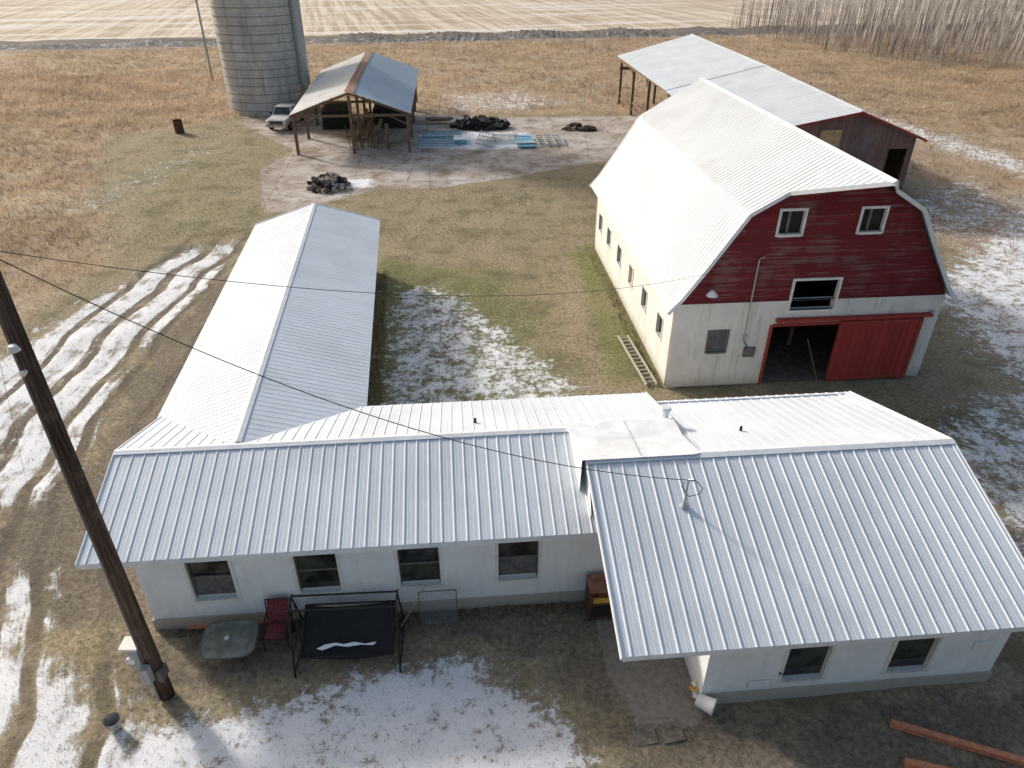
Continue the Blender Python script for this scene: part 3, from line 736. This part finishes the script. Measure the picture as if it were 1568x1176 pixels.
heap("crumpled_sack",(4.45,10.35),.22,.18,.55,[M['cream'],M['lamp'],M['yellow']],34,.12,12)
b=MB(); b.box(0,.5,0,.45,-.02,.012,M['paver']); b.box(.62,1.1,-.05,.4,-.02,.01,M['paver']); b.make("paving_slab",loc=(2.75,9.0,0),rot=.2)

# ---------------------------------------------------------------- GROUND MASKS
def sd(x,y,poly):
    P=np.array(poly,float); d=np.full(x.shape,1e9); inside=np.zeros(x.shape,bool)
    for i in range(len(P)):
        a=P[i];b_=P[(i+1)%len(P)]; e=b_-a; w0=x-a[0];w1=y-a[1]
        t=np.clip((w0*e[0]+w1*e[1])/(e@e),0,1); d=np.minimum(d,np.hypot(w0-e[0]*t,w1-e[1]*t))
        c=((a[1]>y)!=(b_[1]>y)); 
        with np.errstate(divide='ignore',invalid='ignore'): xi=(b_[0]-a[0])*(y-a[1])/(b_[1]-a[1] if b_[1]!=a[1] else 1e-9)+a[0]
        inside^=(c&(x<xi))
    return np.where(inside,-d,d)
def pm(x,y,poly,w): return np.clip(.5-sd(x,y,poly)/w,0,1)
def ln(x,y,pts):
    P=np.array(pts,float); d=np.full(x.shape,1e9); sg=np.zeros(x.shape)
    for i in range(len(P)-1):
        a=P[i];e=P[i+1]-a; w0=x-a[0];w1=y-a[1]; t=np.clip((w0*e[0]+w1*e[1])/(e@e),0,1)
        dd=np.hypot(w0-e[0]*t,w1-e[1]*t); s_=np.sign(e[0]*w1-e[1]*w0); m=dd<d; d=np.where(m,dd,d); sg=np.where(m,s_,sg)
    return d*sg
LAWN=[(-36,66),(-27,74),(14,77),(19,62),(24,42),(30,20),(30,-5),(-16,-5),(-26,12),(-23,25),(-22.5,38),(-27,45),(-32,55)]
CONC=[(-27,72.5),(-18.3,61.1),(-19.3,55.1),(-16.1,45),(-14.0,45.2),(-12.5,47.1),(-9.7,50),(-5,50.6),(-0.2,52.9),(2.3,54.7),(9.4,58.9),(13,66),(14,75),(-2,74),(-9.2,76),(-22,76)]
TRACK=[(-16.8,42),(-17.2,36),(-17.6,30),(-17.6,24),(-17.0,19),(-15.5,14),(-13.5,10),(-12,6)]
def masks(x,y):
    m={}
    sn=np.zeros(x.shape)
    def add(poly,w,k):
        np.maximum(sn,pm(x,y,poly,w)*k,out=sn)
    add([(-4.9,18.5),(-6.4,33.5),(-3.2,34),(-0.4,29.5),(2.9,24),(5,18.5)],2.2,.60)
    add([(-18.3,39.5),(-16,40),(-15.2,34),(-15.9,26),(-14.6,20),(-14.6,17),(-16.6,16.2),(-15.3,14.2),(-12.6,14.2),(-12,12),(-9.8,10.6),(-8.4,9.6),(-7.5,6),(-18,3),(-28,10),(-24,20),(-21.5,28),(-20,35)],2.0,.76)
    add([(-8.6,9.4),(-5.2,10.2),(-2.9,11.2),(-1,11.4),(.3,10.6),(1.4,9.6),(2.1,8.5),(2.4,3),(-12,3)],1.3,.82)
    add([(19.6,22),(20.6,33),(26,39),(38,52),(50,52),(50,22)],3,.68)
    add([(14.2,21),(14.0,12),(26,8),(26,22),(19,24)],3,.60)
    add([(33,86),(36,86),(41,62),(46,46),(40,44),(36,60)],4,.62)
    add([(22,44),(30,52),(36,56),(34,44),(26,38)],5,.50)
    add([(-12.4,50.2),(-12.1,52.6),(-10.2,52.8),(-9.9,50.4)],1.2,.95)
    add([(-8.2,62),(-8.4,67),(-4,68),(1.4,67.5),(2.5,62),(-2,61.2)],1.5,.95)
    add([(-8,76),(-9,88),(2,90),(8,82),(2,76)],6,.52)
    add([(-26,44),(-24,64),(-27,64),(-31,46)],4,.40)
    add([(-90,118),(60,145),(60,149),(-90,128)],4,.36)
    m['snow']=sn
    lawn=pm(x,y,LAWN,3.5); m['tall']=1-lawn
    gr=np.full(x.shape,.28)
    for poly,w,k in (([(-33,62),(-19,60),(-19,50),(-9,46),(-11,38),(-22,38),(-28,46)],6,.42),([(-6.8,19),(-7.6,36.5),(-5.0,36.5),(-4.5,19)],1.5,.95),
                     ([(4,24),(3.2,38),(5,40),(8,38),(8,24)],1.8,1.0),([(-5,18),(-7,37),(0,36),(4,20)],4,.75),([(13,18),(13,23),(26,23),(24,12),(13,10)],3,.5)):
        gr=np.maximum(gr,pm(x,y,poly,w)*k)
    m['green']=gr
    m['conc']=pm(x,y,CONC,1.4)
    mud=np.zeros(x.shape)
    for poly,w,k in (([(-15.6,35),(-13.0,35),(-10.6,18),(-8.6,12),(-11.5,12),(-15.8,15.2),(-14.2,19),(-15.4,26)],1.6,1.0),
                     ([(-8.2,13),(3.3,14),(5,10),(13,10.8),(14,5),(2.5,5),(2,9.4),(.5,10.9),(-1,11.7),(-3,11.5),(-5.2,10.5),(-8.4,9.8),(-10.5,11)],1.0,.7),
                     ([(-4,50),(-8,60),(-20,60),(-20,72),(14,76),(20,70),(12,60),(4,55)],3,.55),
                     ([(-20,40),(-15,40),(-14,20),(-12,10),(-8,6),(-18,4),(-22,20)],2,.65),
                     ([(11,18.5),(12,23),(8.5,22.6),(8,19)],3,.5),([(6,39),(10,44),(20,44),(21,24),(19,22),(18,40)],2,.5)):
        mud=np.maximum(mud,pm(x,y,poly,w)*k)
    m['mud']=mud
    d=ln(x,y,[(-400,90),(-90,127),(-10,141),(52,152),(300,188)]); m['gravel']=np.clip((7.5-np.abs(d))/3,0,1)
    m['field']=np.clip((d-7)/3,0,1)
    td=ln(x,y,TRACK); m['td']=np.clip(td,-12,12)
    m['tw']=np.clip((6-np.abs(td))/2,0,1)*np.clip((44-y)/4,0,1)
    m['porch']=pm(x,y,[(2.2,12.6),(4.3,12.7),(4.6,10.3),(4.3,9.5),(2.9,9.4),(2.3,10.8)],.35)
    return m
def axis(parts):
    o=[]
    for a,b_,s_ in parts: o+=list(np.arange(a,b_,s_))
    return np.array(o+[parts[-1][1]])
xs=axis([(-3000,-400,260),(-400,-120,28),(-120,-52,3.4),(-52,-28,.8),(-28,28,.3),(28,60,.8),(60,130,3.5),(130,420,29),(420,3000,258)])
ys=axis([(-200,-12,23),(-12,3,1.0),(3,30,.3),(30,56,.42),(56,95,.7),(95,165,1.6),(165,260,5),(260,600,34),(600,4000,340)])
X,Y=np.meshgrid(xs,ys); xf,yf=X.ravel(),Y.ravel()
mk=masks(xf,yf)
def und(x,y): return .035*np.sin(x*.9+1.3*np.sin(y*.37))*np.sin(y*.7+.5)+.02*np.sin(x*2.7+y*1.9)*np.sin(y*2.3-x)
zf=und(xf,yf)*(1-mk['conc'])*np.where(yf<170,1,0)-.02
ruts=(np.abs(np.abs(mk['td'])-.9)<.22)*mk['tw']; zf-=.05*ruts
zf+=(.55+.2*np.sin(xf*.4)+rng.normal(0,.10,len(xf)))*mk['gravel']*np.where(yf<200,1,0)*np.where(np.abs(xf)<120,1,0)
nx_,ny_=len(xs),len(ys)
me=bpy.data.meshes.new("ground")
idx=np.arange(nx_*ny_).reshape(ny_,nx_)
fc=np.stack([idx[:-1,:-1],idx[:-1,1:],idx[1:,1:],idx[1:,:-1]],-1).reshape(-1,4)
me.vertices.add(nx_*ny_); me.vertices.foreach_set("co",np.stack([xf,yf,zf],1).ravel())
me.loops.add(fc.size); me.loops.foreach_set("vertex_index",fc.ravel().astype(np.int32))
me.polygons.add(len(fc)); me.polygons.foreach_set("loop_start",np.arange(0,fc.size,4,dtype=np.int32)); me.polygons.foreach_set("loop_total",np.full(len(fc),4,np.int32))
me.polygons.foreach_set("use_smooth",np.ones(len(fc),bool))
me.update(calc_edges=True)
for k in ('snow','green','tall','conc','mud','gravel','field','td','tw','porch'):
    a=me.attributes.new("m_"+k,'FLOAT','POINT'); a.data.foreach_set("value",mk[k].astype(np.float32))
g=NT("ground_mix"); P=g.pos()
A=lambda k:g.attr("m_"+k)[2]
nb=g.noise(P,.18,5,.6); nm=g.noise(P,1.1,6,.65); nf=g.noise(P,7,6,.75); nff=g.noise(P,30,4,.75); nmb=g.noise(P,.45,5,.65)
lawn=g.mix(g.rmp(nf,.3,.72),(.19,.155,.10),(.45,.38,.265))
lawng=g.mix(g.rmp(nf,.3,.72),(.105,.11,.045),(.28,.28,.13))
gfac=g.rmp(g.math('ADD',g.math('ADD',A('green'),g.math('MULTIPLY',g.math('SUBTRACT',nm,.5),.7)),g.math('MULTIPLY',g.math('SUBTRACT',nmb,.5),1.0)),.15,.8)
col=g.mix(gfac,lawn,lawng)
col=g.mix(g.math('MULTIPLY',g.rmp(nb,.45,.7),.4),col,(.33,.27,.18))
col=g.mix(g.math('MULTIPLY',g.rmp(nmb,.50,.66),.6),col,(.15,.125,.082))
tall=g.mix(g.rmp(nf,.25,.75),(.27,.20,.135),(.56,.47,.355))
tall=g.mix(g.rmp(nb,.38,.62),tall,g.mix(g.rmp(nf,.3,.7),(.23,.16,.105),(.50,.37,.25)))
tall=g.mix(g.math('MULTIPLY',g.rmp(nmb,.48,.64),.55),tall,(.25,.19,.13))
tall=g.mix(g.math('MULTIPLY',g.rmp(nm,.55,.72),.45),tall,(.20,.15,.10))
tfac=g.rmp(g.math('ADD',A('tall'),g.math('ADD',g.math('MULTIPLY',g.math('SUBTRACT',nm,.5),.8),g.math('MULTIPLY',g.math('SUBTRACT',nb,.5),1.2))),.3,.7)
col=g.mix(tfac,col,tall)
mudc=g.mix(g.rmp(nf,.3,.7),(.10,.084,.068),(.24,.205,.165))
mfac=g.rmp(g.math('ADD',A('mud'),g.math('MULTIPLY',g.math('SUBTRACT',nm,.5),1.3)),.4,.75)
col=g.mix(g.math('MULTIPLY',mfac,.85),col,mudc)
conc=g.mix(g.rmp(nb,.35,.65),(.42,.36,.315),(.56,.52,.48))
conc=g.mix(g.math('MULTIPLY',g.rmp(nmb,.42,.62),.7),conc,(.28,.225,.185))
conc=g.mix(g.math('MULTIPLY',g.rmp(nm,.5,.66),.6),conc,(.20,.16,.13))
conc=g.mix(g.math('MULTIPLY',g.rmp(nf,.5,.75),.35),conc,(.17,.14,.12))
slp=g.sep(g.mapv(g.mix(.06,P,g.noise(P,.6,3,.6,color=True)),(1/5.2,1/4.1,1),(0,0,-.09)))
e1=g.math('ABSOLUTE',g.math('SUBTRACT',g.math('FRACT',slp[0]),.5)); e2=g.math('ABSOLUTE',g.math('SUBTRACT',g.math('FRACT',slp[1]),.5))
jn=g.math('MAXIMUM',g.rmp(e1,.486,.498),g.rmp(e2,.484,.497))
crk=g.rmp(g.vor(g.mapv(g.mix(.1,P,g.noise(P,1.2,4,.6,color=True)),(.16,.13,0)),1,'DISTANCE_TO_EDGE'),0,.012,1,0)
conc=g.mix(g.math('MULTIPLY',g.math('MAXIMUM',jn,g.math('MULTIPLY',crk,.8)),g.rmp(nm,.38,.62,.1,.8)),conc,(.15,.12,.08))
cfac=g.rmp(g.math('ADD',g.math('ADD',A('conc'),g.math('MULTIPLY',g.math('SUBTRACT',nm,.5),.9)),g.math('MULTIPLY',g.math('SUBTRACT',nmb,.5),.9)),.40,.55)
cfac=g.math('MULTIPLY',cfac,g.rmp(nmb,.66,.56,.35,1.0))
col=g.mix(cfac,col,conc)
col=g.mix(g.rmp(g.math('ADD',A('porch'),g.math('MULTIPLY',g.math('SUBTRACT',nf,.5),.5)),.4,.6),col,g.mix(g.rmp(nf,.3,.7),(.20,.175,.15),(.33,.30,.26)))
grav=g.mix(g.rmp(nf,.3,.7),(.085,.075,.07),(.25,.225,.205))
grav=g.mix(g.math('MULTIPLY',g.rmp(nm,.5,.65),.6),grav,(.31,.25,.19))
grav=g.mix(g.math('MULTIPLY',g.rmp(nmb,.5,.62),.6),grav,(.09,.08,.075))
col=g.mix(g.rmp(g.math('ADD',A('gravel'),g.math('MULTIPLY',g.math('SUBTRACT',nm,.5),1.4)),.35,.65),col,grav)
pr_=g.mapv(P,(1,1,1),(0,0,math.radians(-14)))
prw=g.mix(.03,pr_,g.noise(g.mapv(P,(.02,.02,.02)),1,2,.5,color=True))
row=g.noise(g.mapv(pr_,(.55,.015,1)),1,5,.75); row2=g.noise(g.mapv(pr_,(.012,.16,1)),1,4,.7)
fcol=g.mix(g.rmp(row,.40,.60),(.40,.325,.24),(.66,.58,.48))
fcol=g.mix(g.math('MULTIPLY',g.rmp(row2,.50,.60),.75),fcol,(.74,.70,.66))
fcol=g.mix(g.math('MULTIPLY',g.rmp(row2,.44,.36),.55),fcol,(.36,.29,.21))
fcol=g.mix(g.math('MULTIPLY',g.rmp(nmb,.5,.65),.3),fcol,(.38,.32,.25))
col=g.mix(A('field'),col,fcol)
# snow with tyre ruts along the drive
td=A('td'); sp0=g.sep(P)
wob=g.math('MULTIPLY',g.math('SUBTRACT',g.noise(g.comb(0.0,sp0[1],0.0),.22,2,.5),.5),1.6)
tdw=g.math('ADD',td,wob)
def rut(center,half,width):
    a_=g.math('ABSOLUTE',g.math('SUBTRACT',tdw,center)); return g.rmp(g.math('ABSOLUTE',g.math('SUBTRACT',a_,half)),width,width*.35)
rt=g.math('MAXIMUM',g.math('MAXIMUM',rut(.2,.85,.30),rut(-1.3,.85,.26)),rut(2.9,.85,.26))
rt=g.math('MULTIPLY',g.math('MULTIPLY',rt,g.rmp(nm,.35,.58,.25,1.0)),A('tw'))
rn=g.noise(g.comb(g.math('MULTIPLY',tdw,2.2),g.math('MULTIPLY',sp0[1],.14),0.0),1,5,.75)
iso=g.math('ADD',g.math('MULTIPLY',nm,.40),g.math('MULTIPLY',g.noise(P,3.6,6,.8),.60))
strk=g.math('ADD',g.math('MULTIPLY',rn,.55),g.math('MULTIPLY',nm,.45))
mx_=g.t.nodes.new("ShaderNodeMix"); mx_.data_type='FLOAT'; g.put(mx_.inputs[0],g.math('MULTIPLY',A('tw'),.8)); g.put(mx_.inputs[2],iso); g.put(mx_.inputs[3],strk)
sv=g.math('ADD',A('snow'),g.math('MULTIPLY',g.math('SUBTRACT',mx_.outputs[0],.5),3.3))
sv=g.math('ADD',sv,g.math('MULTIPLY',g.math('SUBTRACT',nff,.5),.8))
sv=g.math('SUBTRACT',sv,g.math('MULTIPLY',rt,.55))
sf=g.math('MULTIPLY',g.rmp(sv,.42,.70),g.rmp(A('snow'),.04,.25))
col=g.mix(g.math('MULTIPLY',rt,.6),col,(.115,.095,.078))
scol=g.mix(g.rmp(nm,.3,.7),(.76,.78,.82),(.86,.87,.90))
scol=g.mix(g.math('MULTIPLY',g.rmp(nf,.55,.75),.35),scol,(.50,.47,.43))
col=g.mix(g.math('MULTIPLY',sf,.95),col,scol)
hh=g.math('ADD',g.math('MULTIPLY',nf,.7),g.math('MULTIPLY',nff,.4)); hh=g.math('ADD',hh,g.math('MULTIPLY',sf,.5)); hh=g.math('SUBTRACT',hh,g.math('MULTIPLY',rt,.8))
g.bump(hh,.55,.06)
me.materials.append(g.fin(col,.92,0,.12))
go=bpy.data.objects.new("ground",me); bpy.context.collection.objects.link(go)

# ---------------------------------------------------------------- GRASS
def in_build(x,y):
    u=x*C5+y*S5; v=-x*S5+y*C5; o=np.zeros(x.shape,bool)
    for a,b_,c,d in ((-8.05,3.3,12.85,18.4),(3.3,5.7,13,18.4),(5.15,12.25,9.6,18.1),(8.0,18.6,23,38.5),(18.3,31,45.9,62)): o|=(u>a)&(u<b_)&(v>c)&(v<d)
    o|=(u>-9.6-(v-18)*.045+.6)&(u<-3.3-(v-18)*.045-.1)&(v>18)&(v<35.8)
    o|=(u>-12.5)&(u<-3)&(v>61)&(v<82)
    return o
def blades(name,regions,kind):
    px,py,ph,pw,pc=[],[],[],[],[]
    for (x0,x1,y0,y1,n,h0,h1,w) in regions:
        x=rng.uniform(x0,x1,n); y=rng.uniform(y0,y1,n)
        if kind=='tall':
            cx=rng.normal(0,.2,n); cy=rng.normal(0,.2,n)
            k=6; x=np.repeat(x[:n//k],k)[:n]; y=np.repeat(y[:n//k],k)[:n]; n=len(x); x=x+cx[:n]; y=y+cy[:n]
        m=masks(x,y)
        keep=~in_build(x,y)&(m['field']<.3)&(m['gravel']<.4)&(rng.random(n)>m['conc']*.97)&(m['porch']<.4)
        if kind!='weed': keep&=(rng.random(n)>m['snow']*.8)&(rng.random(n)>m['mud']*.7)
        else:
            u=x*C5+y*S5; v=-x*S5+y*C5; eB=-3.3-(v-18)*.045
            keep&=((np.abs(u-eB)<.55)&(v>18.7)&(v<36))|((np.abs(v-12.7)<.25)&(u<3))|((np.abs(u-7.9)<.35)&(v>23))
        if kind=='tall': keep&=rng.random(n)<(m['tall']**1.2)
        else: keep&=rng.random(n)<(1-m['tall']*.8)
        x,y=x[keep],y[keep]; gr=m['green'][keep]; k=len(x)
        h=rng.uniform(h0,h1,k); 
        t=rng.random(k)[:,None]
        big=(np.sin(x*.11+2*np.sin(y*.05))*np.sin(y*.09)*.5+.5)[:,None]
        big2=(np.sin(x*.37+3*np.sin(y*.21))*np.sin(y*.33+2*np.sin(x*.15))*.5+.5)[:,None]
        if kind=='tall': c=((np.array([.36,.255,.165])*(1-t)+np.array([.68,.555,.41])*t)*(1-.25*big)+np.array([.60,.53,.42])*.22*big)*(.72+.42*big2)
        elif kind=='weed': c=np.array([.09,.085,.04])*(1-t)+np.array([.30,.25,.15])*t
        else:
            dry=np.array([.25,.20,.13])*(1-t)+np.array([.55,.48,.34])*t; grn=np.array([.11,.12,.04])*(1-t)+np.array([.27,.28,.12])*t
            gg=np.clip(gr*1.1-.25+rng.normal(0,.25,k),0,1)[:,None]; c=dry*(1-gg)+grn*gg
        px.append(x);py.append(y);ph.append(h);pw.append(np.full(k,w)*rng.uniform(.6,1.4,k));pc.append(c)
    x=np.concatenate(px);y=np.concatenate(py);h=np.concatenate(ph);w=np.concatenate(pw);c=np.concatenate(pc); n=len(x)
    a=rng.uniform(0,6.28,n); la=rng.uniform(0,6.28,n); ll=h*rng.uniform(.3,1.1,n)
    z=und(x,y)-.03
    V=np.zeros((n,3,3)); V[:,0]=np.stack([x-w/2*np.cos(a),y-w/2*np.sin(a),z],1); V[:,1]=np.stack([x+w/2*np.cos(a),y+w/2*np.sin(a),z],1)
    V[:,2]=np.stack([x+ll*np.cos(la),y+ll*np.sin(la),z+h],1)
    me=bpy.data.meshes.new(name); me.vertices.add(3*n); me.vertices.foreach_set("co",V.ravel())
    me.loops.add(3*n); me.loops.foreach_set("vertex_index",np.arange(3*n,dtype=np.int32)); me.polygons.add(n)
    me.polygons.foreach_set("loop_start",np.arange(0,3*n,3,dtype=np.int32)); me.polygons.foreach_set("loop_total",np.full(n,3,np.int32)); me.update(calc_edges=True)
    at=me.color_attributes.new("Col",'FLOAT_COLOR','POINT'); cc=np.ones((n,3,4)); cc[:,:,:3]=c[:,None,:]; at.data.foreach_set("color",cc.ravel())
    me.materials.append(M['blade']); o=bpy.data.objects.new(name,me); bpy.context.collection.objects.link(o)
blades("lawn_grass",[(-16,18,5,19,100000,.04,.10,.016),(-22,24,17,42,90000,.05,.13,.026),(-32,28,40,70,40000,.06,.16,.045)],'short')
blades("tall_dry_grass",[(-75,-18,38,100,80000,.2,.55,.055),(-75,70,70,142,90000,.25,.6,.08),(18,75,20,110,60000,.2,.5,.06),(-34,-18,8,45,26000,.12,.4,.03)],'tall')
blades("wall_edge_weeds",[(-6.9,-4.0,18,36,9000,.1,.35,.03),(-9,4,11.9,13.0,6000,.05,.2,.02),(3,8,22,38,8000,.08,.25,.03)],'weed')

# ---------------------------------------------------------------- BARE ASPEN STAND
def tree(mb,x,y,h,r,nb,rr,sub=1):
    lean=Vector((rr.uniform(-.05,.05)*h,rr.uniform(-.05,.05)*h,h)); p0=Vector((x,y,-.1)); p1=p0+lean*.5+Vector((rr.uniform(-.12,.12),rr.uniform(-.12,.12),0)); p2=p0+lean
    mb.tube(p0,p1,r,r*.7,M['bark'],4,False); mb.tube(p1,p2,r*.7,r*.2,M['bark'],4,False)
    for i in range(nb):
        t=rr.uniform(.25,.95); q0=p0.lerp(p1,t*2) if t<.5 else p1.lerp(p2,t*2-1)
        a=rr.uniform(0,6.28); l=h*rr.uniform(.08,.2)*(1.15-t*.8); d=Vector((math.cos(a)*l*.5,math.sin(a)*l*.5,l*rr.uniform(.7,1)))
        q1=q0+d; mb.tube(q0,q1,r*.30,r*.12,M['bark'],3,False)
        for k in range(sub):
            s0=q0.lerp(q1,rr.uniform(.3,.8)); mb.tube(s0,s0+Vector((rr.uniform(-.4,.4),rr.uniform(-.4,.4),rr.uniform(.2,.7)))*l*.6,r*.16,r*.08,M['bark'],3,False)
GR=[(43,146),(46,134),(49,118),(55,111),(63,108),(68,102),(77,95),(92,88),(125,93),(125,165),(43,165)]
rr=random.Random(5); b=MB(); c=0
GP=np.array([(rr.uniform(42,122),rr.uniform(86,163)) for _ in range(7000)])
ins=sd(GP[:,0],GP[:,1],GR)
for (x,y),dd in zip(GP,ins):
    if dd>0: continue
    if c>=2600: break
    hh_=rr.uniform(7,13) if dd<-2 and rr.random()<.6 else rr.uniform(1.5,5)
    tree(b,x,y,hh_,rr.uniform(.045,.105) if hh_>6 else rr.uniform(.025,.045),6,rr); c+=1
b.make("bare_aspen_grove")
for (x,y,h) in ((12,124,2.6),(15,126,2.2),(72,93,3.6)):
    b=MB()
    for i in range(12): tree(b,rr.uniform(-.8,.8),rr.uniform(-.6,.6),h*rr.uniform(.5,1),.03,5,rr)
    b.make("bare_shrub",loc=(x,y,0))

# ---------------------------------------------------------------- CAMERA / LIGHT
cam=bpy.data.cameras.new("camera"); co=bpy.data.objects.new("camera",cam); bpy.context.collection.objects.link(co)
co.location=(0,0,15); co.rotation_euler=(math.radians(90-32),0,0); cam.sensor_width=36; cam.lens=25.0; cam.clip_end=8000; cam.clip_start=.1
scene.camera=co
sv_=Vector((1.6,-1.3,-1.0)); elev=math.atan2(1.0,math.hypot(1.6,1.3))
sl=bpy.data.lights.new("sun",'SUN'); sl.energy=3.5; sl.angle=math.radians(5.0); sl.color=(1,.955,.90)
so=bpy.data.objects.new("sun",sl); bpy.context.collection.objects.link(so); so.rotation_euler=sv_.to_track_quat('-Z','Y').to_euler()
w=bpy.data.worlds.new("World"); scene.world=w; w.use_nodes=True; nt=w.node_tree; nt.nodes.clear()
sky=nt.nodes.new("ShaderNodeTexSky"); sky.sky_type='NISHITA'; sky.sun_disc=False; sky.sun_elevation=elev
az=math.atan2(-1.6,1.3)
sky.sun_rotation=az%(2*math.pi); sky.dust_density=5.5; sky.air_density=1.3
bg=nt.nodes.new("ShaderNodeBackground"); bg.inputs[1].default_value=.15; ow=nt.nodes.new("ShaderNodeOutputWorld")
nt.links.new(sky.outputs[0],bg.inputs[0]); nt.links.new(bg.outputs[0],ow.inputs[0])
scene.view_settings.view_transform='Standard'; scene.view_settings.look='None'; scene.view_settings.exposure=0
